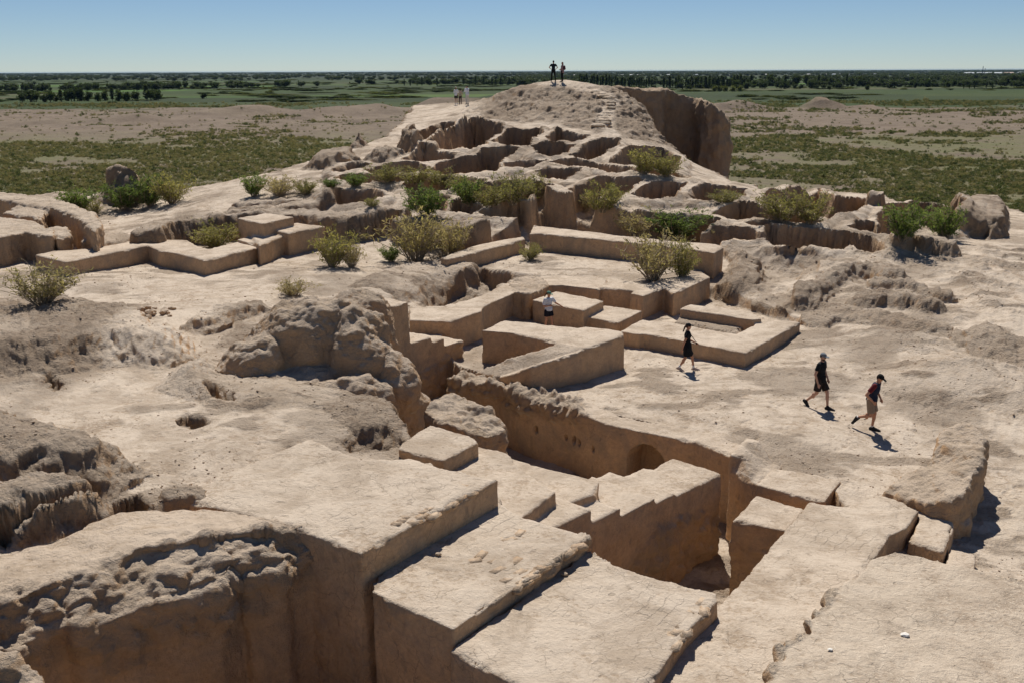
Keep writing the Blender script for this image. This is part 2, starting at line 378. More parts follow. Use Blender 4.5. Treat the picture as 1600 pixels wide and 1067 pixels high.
# --- excavated rooms (rims traced at the wall tops)
ROOMS = [
 ([(672,235),(697,214),(724,198),(741,191),(792,200),(785,212),(765,226),(764,233),(737,239),(703,238)],2.6,'deep roofless room with a dark corner beside the straight path wall'),
 ([(799,206),(846,204),(848,212),(826,234),(774,231),(784,222)],2.2,'sunken room with streaked back wall right below the foot of the mound'),
 ([(624,254),(650,242),(662,239),(718,245),(708,251),(684,255)],1.2,'long shallow room in front of the deep room beside the path'),
 ([(568,275),(601,260),(654,256),(672,262),(659,271),(590,277)],1.2,'narrow room with scrub along its near edge beside the path'),
 ([(655,273),(690,259),(718,251),(748,247),(756,239),(811,239),(786,252),(783,267),(772,276),(721,276),(665,275)],2.6,'largest sunken room with tall streaked walls in the ruin field'),
 ([(790,259),(850,256),(856,259),(832,267),(815,269),(792,269)],0.9,'shallow cut beside the tall corner of the largest sunken room'),
 ([(857,220),(872,209),(921,216),(919,222),(902,230),(860,228)],1.5,'small oval room just below the earth steps'),
 ([(834,236),(854,230),(900,234),(886,245),(865,251),(840,248)],1.6,'square room in front of the small oval room'),
 ([(894,248),(925,229),(942,221),(970,225),(967,233),(949,240),(936,251),(919,257),(900,255)],1.9,'long room with a small dark hole running up towards the steps'),
 ([(952,258),(970,244),(989,236),(1040,242),(1062,254),(1060,275),(1026,271),(979,263)],1.2,'hollow with two green bushes below the tower slope'),
 ([(855,263),(900,257),(940,262),(1000,270),(1060,280),(1080,286),(1010,278),(950,273),(900,267)],0.55,'narrow trench below the hollow of green bushes'),
 ([(840,272),(854,268),(908,271),(895,282),(886,288),(846,286)],1.3,'square room with a doorway hole in the middle of the ruin field'),
 ([(886,304),(932,285),(951,281),(1009,286),(989,299),(976,311),(925,318),(900,312)],1.3,'wide room with one olive bush at its open front'),
 ([(985,309),(1011,297),(1026,290),(1075,296),(1051,314),(1015,319)],1.5,'room with an orange stained corner beside the wide room'),
 ([(1078,307),(1102,298),(1170,303),(1162,314),(1110,319),(1086,317)],1.1,'room half filled by a low green shrub'),
 ([(1190,321),(1203,309),(1232,304),(1283,302),(1296,312),(1303,314),(1355,319),(1358,324),(1342,333),(1310,343),(1295,352),(1283,347),(1262,338),(1225,331)],1.5,'large room filled with olive scrub near the platform edge'),
 ([(1116,335),(1155,323),(1185,330),(1211,341),(1250,346),(1284,354),(1260,357),(1236,352),(1196,346),(1146,347)],0.9,'curved trench in front of the scrub filled room'),
 ([(962,352),(980,337),(1015,336),(1051,339),(1110,341),(1130,350),(1108,360),(1090,372),(1060,375),(1000,372),(975,365)],1.2,'hollow behind the long plastered wall with dry and green bushes'),
 ([(1168,355),(1202,352),(1197,362),(1180,361)],0.5,'tiny cut between two worn walls'),
 ([(1204,357),(1235,364),(1280,369),(1330,377),(1365,385),(1385,402),(1360,405),(1330,398),(1300,400),(1250,398),(1215,395),(1200,385)],1.1,'open court in front of a cracked wall face'),
 ([(1087,379),(1117,362),(1174,365),(1209,379),(1179,385),(1146,383),(1131,387)],0.9,'crumbling hollow behind the end of the long plastered wall'),
 ([(1384,327),(1430,325),(1487,336),(1504,352),(1487,372),(1422,369),(1394,380),(1375,371),(1371,350)],1.2,'room with two bright green bushes near the platform edge'),
 ([(1324,363),(1337,357),(1362,357),(1378,375),(1347,371)],0.8,'small cut beside the room with bright green bushes'),
 ([(521,271),(540,260),(568,257),(583,262),(557,271),(534,273)],0.8,'shallow hollow on the slope left of the path wall'),
 ([(525,289),(533,281),(587,279),(640,278),(700,278),(757,285),(735,296),(715,300),(690,292),(630,287),(590,288),(560,293)],0.8,'long shrubby trench across the ruin field'),
 ([(633,291),(680,289),(715,299),(690,305),(676,309),(641,312)],1.2,'room with rugged dark back wall behind the bright green bush'),
 ([(716,312),(748,293),(782,288),(830,289),(863,296),(835,310),(828,320),(795,320),(762,327),(735,318)],1.2,'large room overgrown with olive bushes'),
 ([(750,339),(790,324),(860,326),(885,329),(915,333),(905,342),(860,346),(800,346),(765,346)],1.1,'broad hollow with a boulder in front of the overgrown room'),
 ([(706,323),(721,320),(757,330),(734,342),(703,335)],0.9,'small rough hollow next to the bright green bush'),
 ([(641,316),(655,309),(690,307),(705,318),(698,335),(660,338),(641,330)],0.6,'hollow holding one bright green bush'),
 ([(510,304),(545,303),(580,305),(608,313),(575,322),(530,326),(515,318)],1.0,'dusty hollow behind the long crumbling wall'),
]
for q, dpt, lab in ROOMS: pit(q, dpt * 1.2, .22, .6, .6, info=room(lab))
# --- gullies, dips and cuts that belong to the ground
pit([(1140,415),(1150,397),(1190,390),(1215,398),(1250,396),(1308,408),(1290,425),(1255,445),(1200,450),(1160,440)],.9,1.4,1.2,.5)
pit([(484,283),(502,272),(532,279),(510,287)],.5,.8,.5)
pit([(652,464),(680,447),(710,435),(740,418),(770,415),(802,416),(832,425),(804,436),(747,462),(699,478),(665,477)],1.1,.5,.9,1.0)
pit([(-40,850),(0,843),(100,812),(160,783),(205,772),(225,790),(150,806),(60,838),(0,862)],1.3,.3,.3,1.0)
pit([(62,592),(80,588),(108,597),(104,610),(85,612),(68,603)],.5,.2,.2,.8)
pit([(283,655),(300,650),(335,654),(342,662),(322,668),(290,666)],.45,.15,.15,.8)
pit([(318,614),(335,608),(372,625),(366,634),(340,632)],.5,.2,.2,.6)
pit([(520,690),(545,672),(600,668),(628,690),(622,705),(575,712),(545,706)],.5,.5,.4,1.0)
pit([(858,979),(872,974),(884,984),(876,992)],.25,.12,.1,.6)
pit([(642,237),(648,219),(655,203),(690,191),(726,188),(704,205),(672,230)],2.6,.6,.6,.8)
# --- worn wall stubs and mounds
ridge([(424,327),(457,326),(505,333),(540,334),(580,326),(619,320)],1.25,.55,.55,.7,('eroded_wall','long crumbling wall with a rugged face behind the stepped plaster blocks','wall',GR))
ridge([(235,356),(246,344),(262,342),(300,337),(360,331),(424,326)],1.2,.5,.5,.7,('eroded_wall','rounded crumbling wall behind a lone olive bush','wall',GR))
ridge([(365,325),(435,318),(472,311),(505,302)],.7,.4,.5,.6,('eroded_wall','low dark edged wall running up to the row of small shrubs','wall',GR))
ridge([(379,311),(420,309),(465,307)],.5,.3,.4,.5)
ridge([(630,340),(672,340),(712,347),(755,347),(804,351),(855,357),(905,360)],1.1,.5,.4,.7,('eroded_wall','worn wall with a fluted face behind the big dry bush','wall',GR))
ridge([(1262,298),(1300,297),(1345,301),(1380,308),(1420,315),(1450,322)],.8,.3,.4,.4,('eroded_wall','thin curved wall along the edge of the platform','wall',GR))
lump([(1475,330),(1508,316),(1560,314),(1577,332),(1572,350),(1530,352),(1490,350)],1.3,.7,.2,.7,('eroded_wall','broad eroded wall block on the platform edge beyond the green bushes','wall',GR))
lump([(1528,352),(1540,344),(1556,345),(1560,360),(1545,362)],.8,.5,.3,.7,('eroded_wall','small rounded stub in front of the broad eroded block','wall',GR))
ridge([(1410,375),(1425,372),(1450,377),(1482,383)],.75,.35,.5,.7,('eroded_wall','low crumbling wall in front of the bright green bushes','wall',GR))
ridge([(1250,466),(1290,437),(1320,420),(1365,416),(1397,428)],.5,.15,.7,1)
ridge([(1370,441),(1420,443),(1478,456)],.35,.15,.5,1)
ridge([(1350,463),(1390,459),(1452,471)],.38,.2,.6,1)
ridge([(1150,388),(1165,400),(1160,425),(1150,440)],.5,.2,.8,.9)
ridge([(1120,478),(1170,470),(1215,482)],.35,.15,.5,1.0)
ridge([(1290,498),(1340,492),(1440,505)],.22,.5,.7,1.0)
ridge([(1460,590),(1500,575),(1560,590),(1640,620)],.3,.3,2.0,.35)
lump([(1470,520),(1540,505),(1620,540),(1620,580),(1540,560)],.3,1.4,.3,1.0)
lump([(-60,556),(-60,478),(40,470),(110,462),(170,474),(240,493),(296,524),(298,542),(240,550),(150,545),(80,558)],1.0,1.6,.35,.85,('eroded_mound','low eroded mound with a crumbling rock nose below the dry bush','mound'),.15)
ridge([(312,496),(345,482),(392,470)],.4,.3,.5,1.0)
lump([(245,592),(300,560),(345,560),(335,612),(290,606)],.55,1.5,.3,.5)
lump([(520,500),(634,470),(622,452),(590,440),(530,440),(480,458)],1.0,1.4,.0,.35,hb=1.0)
ridge([(600,440),(650,418),(700,410),(745,416)],.4,.6,1.1,.45)
ridge([(690,450),(715,440),(760,420),(800,414),(835,424)],.2,.3,.4,1.0)
lump([(130,384),(150,366),(200,366),(230,373),(185,384),(136,392)],.75,.7,.2,.7,('eroded_wall','low rounded wall end behind the long plaster wall','wall',GR))
lump([(154,300),(170,292),(205,293),(236,300),(225,308),(170,308)],2.3,1.6,.5,1.0,('eroded_knoll','isolated dark earth knoll behind the green bushes','mound'),hb=0.3)
lump([(95,306),(120,303),(145,308),(120,314)],.9,1.0,.5,.6)
lump([(538,220),(555,216),(575,220),(556,225)],1.1,.9,.5,.9,('earth_hummock','small dark hummock at the edge of the slope','mound'),hb=.2)
lump([(478,250),(500,238),(545,232),(562,240),(520,250)],.9,1.2,.3,1.0)
lump([(622,226),(640,210),(660,214),(666,228),(645,235)],1.6,.8,.4,.8,('eroded_wall','tall rounded wall stub against the path wall','wall',GR),hb=.3)
lump([(572,246),(608,233),(634,240),(602,250)],.9,.8,.3,.8,('eroded_wall','rounded wall stub lower down the path wall','wall',GR),hb=.2)
lump([(822,345),(838,337),(852,338),(850,347),(832,349)],.55,.4,.3,.8)
ridge([(660,236),(690,214),(715,200),(738,186)],.45,.55,.35,.3)
lump([(-160,662),(20,642),(110,662),(200,704),(150,735),(30,745),(-160,750)],1.0,1.3,.4,1.0,('crumbled_mound','long crumbling earth bank with loose dark soil','mound'),.2)
lump([(-140,778),(0,757),(100,750),(142,772),(150,792),(60,818),(-140,848)],.75,.5,.2,1.0,('crumbled_mound','knobbly clay bank behind the gully','mound'),.2)
lump([(215,786),(245,769),(300,763),(345,786),(300,796)],.35,.4,.3,1.0)
lump([(505,622),(560,612),(610,625),(645,648),(600,680),(540,665)],.22,1.2,.3,.5)
lump([(290,604),(330,632),(430,636),(520,630),(560,640),(600,660),(560,560),(480,480),(400,480),(330,545)],.2,2.0,.2,.5)
# --- assemble
wp1 = p3(GX, GY)
hq = wpoly([(1120,400),(1250,395),(1420,388),(1640,380),(1640,640),(1480,600),(1330,520),(1240,490),(1130,468)]); hum = sstep(sd_poly(hq, GX, GY), -1, 2.0)
hq = wpoly([(-150,440),(250,470),(320,470),(300,560),(200,620),(-150,640)]); hum = np.maximum(hum, .5 * sstep(sd_poly(hq, GX, GY), -1, 2))
bad = fbm(p3(GX + .9 * fbm(wp1, 2, 2, 37), GY), 2.4, 5, 35, .55, True)
POS = POS + hum * .26 * np.clip(bad, -.3, 1); ROUGH = np.maximum(ROUGH, hum * .45 * sstep(bad, .1, .5))
Z = Z0 + 0.16 * fbm(wp1, 6.0, 3, 41) + 0.05 * fbm(wp1, 1.3, 4, 43)
Z = np.where(GY > 60, Z0 + 0.12 * fbm(wp1, 5, 4, 41), Z)
nearplat = np.zeros_like(Z)
Z = Z + POS - NEG + LIP * (1 - sstep(NEG, 0, .1)) * (.75 + .6 * fbm(wp1, 1.6, 3, 45)) - .12 * (1 - sstep(LIP, 0, .15)) * sstep(GY, 50, 54) * (1 - sstep(GY, 78, 84))
def level(poly, z, wdt=0.3, noise_=0.03):
    global Z
    q = zpoly(poly, None if len(poly[0]) > 2 else z)[:, :2]; s = win(q, 1.0); X, Y = GX[s], GY[s]
    f = sstep(sd_poly(q, X, Y), -wdt / 2, wdt / 2)
    Z[s] = Z[s] * (1 - f) + f * (z + noise_ * fbm(p3(X, Y), 1.1, 4, 55))
    ROUGH[s] *= (1 - f); 
    FID[s] = np.where(f > .5, 0, FID[s])
level([(848,432),(945,446),(1006,453),(1060,446),(1100,430),(1125,392),(1000,375),(850,357),(812,384),(700,408),(760,420)], .92)
level([(722,586),(700,548),(808,499),(850,478),(880,466),(940,476),(1006,496),(1110,466),(1255,512),(1165,578),(980,584),(862,618)], .0)
level([(1050,505),(1068,488),(1175,499),(1180,505),(1150,521)], .36)
level([(690,592,0),(780,603,0),(834,625,0),(888,638,0),(949,663,0),(1035,681,0),(1146,708,0),(1180,758,0),(1290,785,0),(1335,765,0),(1300,730,0),(1200,690,0),(1080,655,0),(960,625,0),(860,595,0),(760,580,0)], -.01, .5, .015)
cutq = [(598,480,2.62),(632,470,2.62),(646,516,1.1),(700,520,1.1),(716,526,1.1),(708,572,0),(786,591,0),(842,612,0),(896,626,0),(957,650,0),(1043,668,0),(1147,700,0),(1196,748,0),(1298,768,0),(1345,800,.3),(1385,850,.4),(1320,1000,.8),(1150,1300,1),
        (300,1400,1.5),(60,1200,1.5),(-200,1080,1.8),(-120,955,2.1),(60,912,2.1),(200,870,2.1),(330,835,2.1),(430,838,2.1),(540,800,2.1),(640,745,2.1),(690,712,1.8),(650,668,1.8),(610,630,1.4),(585,560,2.0),(575,505,2.4)]
q = zpoly(cutq)[:, :2]; f = sstep(sd_poly(q, GX, GY), -.12, .12); 
zf = np.where(GX < -2.2, -1.1, -2.0) + .12 * fbm(wp1, .9, 4, 57)
Z = np.where(f > 0, np.minimum(Z, Z * (1 - f) + f * zf), Z); ROUGH = ROUGH * (1 - f) + .25 * f; FID = np.where(f > .5, 0, FID)
# --- platform edge: falls away to the plain
EDGE = [(-48, 4), (-48, 55)] + [P(*c)[:2] for c in [(-60,318,1.4),(100,308,1.6)]] + [PB(*c)[:2] for c in [(235,296),(350,280),(430,266),(530,232),(600,214)]] + \
       [(-9.8, 93), (-10.2, 99), (-10, 108), (-8, 111), (-2, 110), (6, 107), (10, 101), (11.3, 93), (12.2, 87), (13, 82), (15, 76.5), (15.6, 72)] + \
       [PB(*c)[:2] for c in [(1192,298),(1268,300),(1380,308),(1450,323),(1560,318),(1640,345)]] + [(46, 55), (46, 4)]
EDGE = np.array(EDGE)
WX2 = GX + .8 * fbm(wp1, 4.0, 4, 61); WY2 = GY + .8 * fbm(wp1, 4.0, 4, 62)
sd = sd_poly(EDGE, WX2, WY2)
drop = np.clip(-sd, 0, None)
Z = np.where(sd < 0, np.maximum(Z - 1.9 * drop - 1.2 * sstep(drop, 0, .6), -15.0), Z)
ROUGH = np.maximum(ROUGH, .9 * sstep(-sd, -.3, .5))
FID = np.where(sd < -.6, 0, FID)
# the hill: crumbly shoulders
hill = sstep(Z + .22 * np.clip(GX - 4, 0, 9), 5.6, 6.3) * sstep(GX, -6.5, -3) * (1 - .75 * sstep(Z, 8.55, 8.95)) * sstep(GY, 74, 80)
Z = Z + hill * (.26 * fbm(wp1, 1.0, 4, 65, .6) + .12 * fbm(wp1, .8, 3, 66, .6, True))
cw = zpoly([(770,172,5.9),(800,150,7.6),(905,148,7.8),(935,160,7.2),(930,186,6.0),(860,192,5.6),(800,188,5.7)])[:, :2]
ROUGH = np.maximum(ROUGH, hill)
# rough crumbs: displace along the slope too
gy, gx = np.gradient(Z); 
dX = np.gradient(GX, axis=1); dYr = np.gradient(GY, axis=0)
zx = gx / dX; zy = gy / dYr
slope = np.sqrt(zx ** 2 + zy ** 2); nl = np.sqrt(1 + slope ** 2)
NX, NY, NZ = -zx / nl, -zy / nl, 1 / nl
V3 = np.stack([GX, GY, Z], -1)
far = np.clip(GY / 40, .6, 1.6)[..., None]
n_a = fbm(V3 / far, .75, 4, 71, .6); n_b = np.abs(fbm(V3 / far, .42, 3, 75)) * 3 - .6
patch = np.maximum(sstep(fbm(wp1, 3.2, 4, 81), .04, .36) * .65, sstep(fbm(wp1 * np.array([.6, 1.3, 1]), 1.0, 4, 83, .6), .10, .36) * .75)
RG = np.clip(ROUGH + patch * .3 + .3 * sstep(slope, .5, 1.5), 0, 1)
amp = RG * far[..., 0] * (.26 * n_a + .07 * n_b) * (.45 + .55 * sstep(slope, .2, .9)) + (1 - RG) * .036 * n_a - .04 * sstep(fbm(V3, .3, 2, 77), .38, .6)
flutes = vnoise(np.stack([GX * 2.2, GY * 2.2, Z * .25], -1), 91) * .12 * sstep(slope, 1.0, 2.5) * far[..., 0]
amp = amp + flutes
_m = (RG > .35) & (GY < 60); _q = V3[_m]; _w = 1 - np.clip(worley(_q, .42, 3) / .62, 0, 1) ** 2; _w2 = 1 - np.clip(worley(_q, .19, 9) / .62, 0, 1) ** 2
amp[_m] += RG[_m] * (.075 * _w + .03 * _w2)
V3[..., 0] += NX * amp; V3[..., 1] += NY * amp; V3[..., 2] += NZ * amp
DIRT = np.clip(RG * .8 + patch * .85 - .1, 0, 1)
# trodden paths: bare of loose soil
for pl, wd in [([(560,600),(735,168),(760,175)], .0), ([(722,205),(735,187),(735,172),(720,165)], 1.2), ([(735,187),(790,192),(850,196),(915,205)], .5), ([(960,215),(945,190),(957,160),(930,143),(890,130)], .8),
               ([(655,240),(690,218),(722,200)], .5), ([(230,560),(280,510),(300,470),(260,440)], 1.6), ([(90,660),(200,600),(240,560)], 1.4)]:
    if wd <= 0: continue
    q = np.array([PB(*c)[:2] for c in pl]); s = win(q, 3); d, _ = d_line(q, WX[s], WY[s]); DIRT[s] *= sstep(d, wd * .5, wd * 1.3)
NRM = None
def quads(R, C):
    i = np.arange((R - 1) * C).reshape(R - 1, C)[:, :-1].ravel()
    return np.stack([i, i + 1, i + C + 1, i + C], -1)
FQ = quads(R_, C_)
Vf = V3.reshape(-1, 3)
ea = V3[1:, :, :] - V3[:-1, :, :]
tx = np.gradient(V3, axis=1); ty = np.gradient(V3, axis=0); NRM = np.cross(tx, ty); NRM /= np.linalg.norm(NRM, axis=-1, keepdims=True) + 1e-9
Nf = NRM.reshape(-1, 3); Df = DIRT.ravel()
fid = np.max(FID.ravel()[FQ], axis=1)
same = (FID.ravel()[FQ] > 0).sum(1) >= 3; fid = np.where(same, fid, 0)
alive = Vf[FQ][:, :, 2].max(1) > -14.7
_cx, _cy = Vf[FQ[:, 0], 0], Vf[FQ[:, 0], 1]; alive &= ~((_cx > -.8) & (_cy < 18.2) & (_cx < 5.5) & (f.ravel()[FQ[:, 0]] > .95))     # solid terraces stand here
def piece(name, mask, mat, origin=None):
    fq = FQ[mask]; u, inv = np.unique(fq, return_inverse=True)
    V = Vf[u]; o = np.zeros(3)
    if origin: o = np.array([V[:, 0].mean(), V[:, 1].mean(), V[:, 2].min()])
    me = mesh_np(name, V - o, inv.reshape(-1, 4), True, {'dirt': Df[u]}, Nf[u])
    ob = link(name, me, mat); ob.location = o; return ob
g = piece('ground', (fid == 0) & alive, M_ground); tag(g, 'pale trodden earth of the ruin platform', None, None, 'structure')
for k in range(1, len(FEAT)):
    m = (fid == k) & alive
    if m.sum() < 12: print('feature lost', FEAT[k]); continue
    ob = piece(FEAT[k][0], m, M_ground, True); tag(ob, *FEAT[k][1:]); ob['kind'] = 'thing'
def hz(x, y):                                            # height of the finished ground
    r = int(np.clip(np.searchsorted(ys, y), 1, R_ - 1)); u = x / (y + 1.5); c = int(np.clip(np.searchsorted(us, u), 1, C_ - 1))
    return float(np.median(V3[max(r - 2, 0):r + 3, max(c - 2, 0):c + 3, 2]))
def PH(px, py, y0=11.0, y1=122.0):                       # where the ray meets the finished ground
    rx, ry, rz = ray(px, py); ts = np.linspace(y0, y1, 2200)
    X = rx / ry * ts; r = np.clip(np.searchsorted(ys, ts), 0, R_ - 1); c = np.clip(np.searchsorted(us, X / (ts + 1.5)), 0, C_ - 1)
    k = int(np.argmax(HCAM + rz / ry * ts < V3[r, c, 2]))
    return Vector((X[k], ts[k], HCAM + rz / ry * ts[k]))


# ------------------------------------------------------------------ solid walls and blocks
def prism(bm, top, zb):
    """top: list of (x,y,z) world; closed down to zb"""
    n = len(top)
    t = [bm.verts.new(v) for v in top]; b = [bm.verts.new((v[0], v[1], zb)) for v in top]
    from mathutils.geometry import tessellate_polygon
    for a_, b_, c_ in tessellate_polygon([[Vector((v[0], v[1], 0)) for v in top]]):
        bm.faces.new((t[a_], t[b_], t[c_])); bm.faces.new((b[a_], b[c_], b[b_]))
    for i in range(n):
        j = (i + 1) % n; bm.faces.new((t[i], t[j], b[j], b[i]))
def loft(bm, low, high):
    n = len(low); b = [bm.verts.new(v) for v in low]; t = [bm.verts.new(v) for v in high]
    for i in range(n):
        j = (i + 1) % n; bm.faces.new((b[i], b[j], t[j], t[i]))
    ct = bm.verts.new(np.mean(np.array(high), 0) + np.array([0, 0, .12])); cb = bm.verts.new(np.mean(np.array(low), 0))
    for i in range(n):
        j = (i + 1) % n; bm.faces.new((t[i], t[j], ct)); bm.faces.new((b[j], b[i], cb))
TRI = [0]
def solid(name, label, cat, parts, vox=0.05, smooth=1, rough=0.0, mat=None, fine=1.0, group=None, edge=0.05, carve=None, crumble=None, dirt=0.0, flute=0.0, low=None, big=0.035):
    bm = bmesh.new()
    for pt in parts:
        if pt[0] == 'loft': loft(bm, pt[1], pt[2])
        elif pt[0] == 'ell': bmesh.ops.create_uvsphere(bm, u_segments=28, v_segments=18, radius=1.0, matrix=Matrix.Translation(pt[1]) @ Matrix.Rotation(pt[3], 4, 'Z') @ Matrix.Diagonal((*pt[2], 1)))
        else: prism(bm, pt[0], pt[1])
    bmesh.ops.recalc_face_normals(bm, faces=bm.faces)
    me = bpy.data.meshes.new('s'); bm.to_mesh(me); bm.free()
    mods = [('REMESH', dict(mode='VOXEL', voxel_size=vox))]
    if smooth: mods.append(('SMOOTH', dict(factor=0.5, iterations=smooth)))
    V, Fc, N = evalmesh(me, mods)
    # keep what can be seen or cast light: drop the deep bottom
    # convexity: vertices at worn edges are eaten away unevenly
    nb = np.zeros_like(V); cnt = np.zeros(len(V))
    k = Fc.shape[1]
    for i in range(k):
        a_, b_ = Fc[:, i], Fc[:, (i + 1) % k]
        for d in range(3):
            nb[:, d] += np.bincount(a_, V[b_, d], len(V)) + np.bincount(b_, V[a_, d], len(V))
        cnt += np.bincount(a_, minlength=len(V)) + np.bincount(b_, minlength=len(V))
    lap = nb / np.maximum(cnt, 1)[:, None] - V
    cvx = np.clip(-(lap * N).sum(1) / vox * 6, 0, 1)
    for _ in range(1):                                     # spread
        c2 = np.zeros(len(V))
        for i in range(k):
            a_, b_ = Fc[:, i], Fc[:, (i + 1) % k]
            c2 += np.bincount(a_, cvx[b_], len(V)) + np.bincount(b_, cvx[a_], len(V))
        cvx = np.maximum(cvx, c2 / np.maximum(cnt, 1))
    r = np.full(len(V), rough)
    if crumble is not None: r = np.maximum(r, crumble(V, N))
    n1 = fbm(V, .9, 3, 101); n2 = fbm(V, .32, 4, 103); n3 = np.zeros(len(V)); n4 = np.zeros(len(V)); mk = r > .06
    if mk.any():
        q_ = V[mk] + .08 * fbm(V[mk], .3, 2, 121)[:, None]; n3[mk] = 1 - np.clip(worley(q_, .17, 5) / .6, 0, 1) ** 2; n4[mk] = 1 - np.clip(worley(q_, .40, 11) / .62, 0, 1) ** 2
    d = fine * (.024 * n1 + .014 * n2) - edge * 1.6 * cvx * np.clip(-.05 + 2.0 * fbm(V, .55, 4, 111, .6), 0, 2)
    d = d + r * (.10 * n1 + .05 * n2 + .06 * n3 + .14 * n4) + big * fbm(V, 1.6, 3, 119)
    if flute: d = d + flute * vnoise(V * np.array([3.2, 3.2, .35]), 113) * (1 - np.abs(N[:, 2]))
    V = V + N * d[:, None]
    if carve is not None: V = carve(V, N)
    # leave out what lies buried in the ground
    gr = np.clip(np.searchsorted(ys, V[:, 1]), 0, R_ - 1); gc = np.clip(np.searchsorted(us, V[:, 0] / (V[:, 1] + 1.5)), 0, C_ - 1)
    bur = V[:, 2] < V3[gr, gc, 2] - .22
    Fc = Fc[~bur[Fc].all(1)]; u_, iv_ = np.unique(Fc, return_inverse=True); Fc = iv_.reshape(Fc.shape); V = V[u_]; r = r[u_]
    o_ = np.array([V[:, 0].mean(), V[:, 1].mean(), V[:, 2].min()])
    TRI[0] += len(Fc) * (k - 2)
    me = mesh_np(name, V - o_, Fc, True, {'dirt': np.clip(r * .32 + dirt * (.5 + fbm(V, .8, 3, 117)), 0, 1)})
    ob = link(name, me, mat or M_plaster); ob.location = o_
    tag(ob, label, cat, group, 'thing'); return ob
def top(poly, z=None): return [P(q[0], q[1], q[2] if len(q) > 2 else z) for q in poly]

# -- the big stepped platform in front
def rim(zt, amt, sx=1.0):
    """crumbled rims: rough where near the top edge in patches"""
    def f(V, N):
        return amt * sstep(fbm(V, 1.4, 3, 131), .10, .35) * sstep(V[:, 2], zt - .5, zt - .1) * (1 - sstep(N[:, 2], .75, .95))
    return f
def lowraw(z0, z1, amt):
    """plaster gone from the lower wall: rough brick core"""
    def f(V, N): return amt * sstep(z1 - V[:, 2] + .9 * fbm(V, 2.2, 3, 133), 0, .15) * (1 - np.abs(N[:, 2]))
    return f
F1 = solid('mudbrick_terrace', 'highest flat mudbrick terrace with a crumbling front edge, above the stepped terraces', 'terrace', [(top([(562,863),(778,748),(730,739),(682,729),(640,714),(570,716),(500,691),(484,684),(330,745),(270,775),(345,793),(440,816)],2.1), -1.3)],
      .05, 1, .0, M_terrace, 1.0, None, .05, crumble=lambda V, N: np.maximum(rim(2.1, .5)(V, N), lowraw(0, .6, .35)(V, N)))
F2 = solid('mudbrick_terrace', 'middle mudbrick terrace with worn brick joints showing on its top', 'terrace', [(top([(579,923),(706,982),(916,839),(868,824),(815,806),(770,780),(700,800),(620,850)],1.5), -1.3)],
      .045, 1, .0, M_terrace, 1.0, None, .05, crumble=rim(1.5, .7))
F3 = solid('mudbrick_terrace', 'lowest mudbrick terrace with small holes in its top', 'terrace', [(top([(700,1016),(800,940),(916,866),(1008,897),(1120,926),(1122,936),(1075,985),(1010,1075),(960,1130),(850,1092)],1.2), -2.1)],
      .052, 1, .0, M_terrace, 1.0, None, .06, crumble=lambda V, N: np.maximum(rim(1.2, .8)(V, N), lowraw(0, .3, .3)(V, N)))
_A, _B = np.array(P(877, 824, .95)), np.array(P(1128, 737, .30)); _n = np.array([_B[1] - _A[1], _A[0] - _B[0]]); _n /= np.linalg.norm(_n)
def PV(px, py):                                            # on the upright plane of the saw-toothed wall
    rx, ry, rz = ray(px, py); t = (_n @ _A[:2]) / (_n @ np.array([rx, ry])); return np.array([rx * t, ry * t, HCAM + rz * t])
_bk = -_n if (_n @ np.array([0, 1.0])) < 0 else _n
_bk = _bk if (_bk @ VD) > 0 else -_bk
def tread(l, r, thick, ext=.35):
    a_, b_ = PV(*l), PV(*r); z = .5 * (a_[2] + b_[2]); d = (b_ - a_)[:2]; d /= np.linalg.norm(d)
    a2 = a_[:2] - d * ext; b2 = b_[:2]; k = _bk * thick
    return [(a2[0], a2[1], z), (b2[0], b2[1], z), (b2[0] + k[0], b2[1] + k[1], z), (a2[0] + k[0], a2[1] + k[1], z)]
W2 = solid('stepped_wall', 'thick mudbrick wall with a saw toothed stepped edge above the trench', 'wall', [
      (top([(680,730),(745,696),(793,708),(805,724),(867,769),(812,810),(760,800)],1.35), -2.1),
      (top([(795,714),(842,728),(905,744),(936,752),(930,770),(815,815),(800,760)],.93), -2.1),
      (tread((868,830), (923,789), 2.2, .5), -2.1), (tread((931,815), (969,791), 2.1), -2.1), (tread((974,808), (1024,775), 1.9), -2.1), (tread((1025,790), (1055,767), 2.0), -2.1), (tread((1056,780), (1092,753), 1.7), -2.1), (tread((1094,761), (1128,737), 1.5), -2.1)],
      .05, 1, .0, M_plaster, .8, None, .03, crumble=lowraw(0, -.55, .8))
W1p = [(1143,713),(1090,692),(1035,681),(949,663),(888,638),(834,625),(780,603),(700,592)]
ft = top(W1p, .03); bk = [(x + .593 * .9, y + .805 * .9, z) for x, y, z in ft[::-1]]
ac = np.array(PY(1008, 740, 0.5 * (P(985, 671, .03)[1] + P(1036, 681, .03)[1])))   # arch centre on the wall face
def arch(V, N):
    s = (V[:, :2] - ac[:2]) @ VD; t = (V[:, :2] - ac[:2]) @ UD; h = V[:, 2] - (-.95)
    hh = np.where(h > 0, np.sqrt(s ** 2 + h ** 2), np.abs(s))
    ins = (1 - sstep(hh, .55, .60)) * (t < .55)
    V = V.copy(); V[:, :2] += UD * (ins * 1.3)[:, None]
    for px, py, rr in [(891,699,.07),(856,698,.06),(862,706,.10),(955,686,.06),(798,690,.09)]:
        c = np.array(PY(px, py, P(px, py - 45, 0)[1])); hx = (V[:, :2] - c[:2]) @ VD; hz_ = V[:, 2] - c[2]
        ii = (1 - sstep(np.sqrt(hx ** 2 + (hz_ * .6) ** 2), rr * .6, rr)); V[:, :2] += UD * (ii * .25)[:, None]
    return V
xm = P(930, 655, 0)[0]
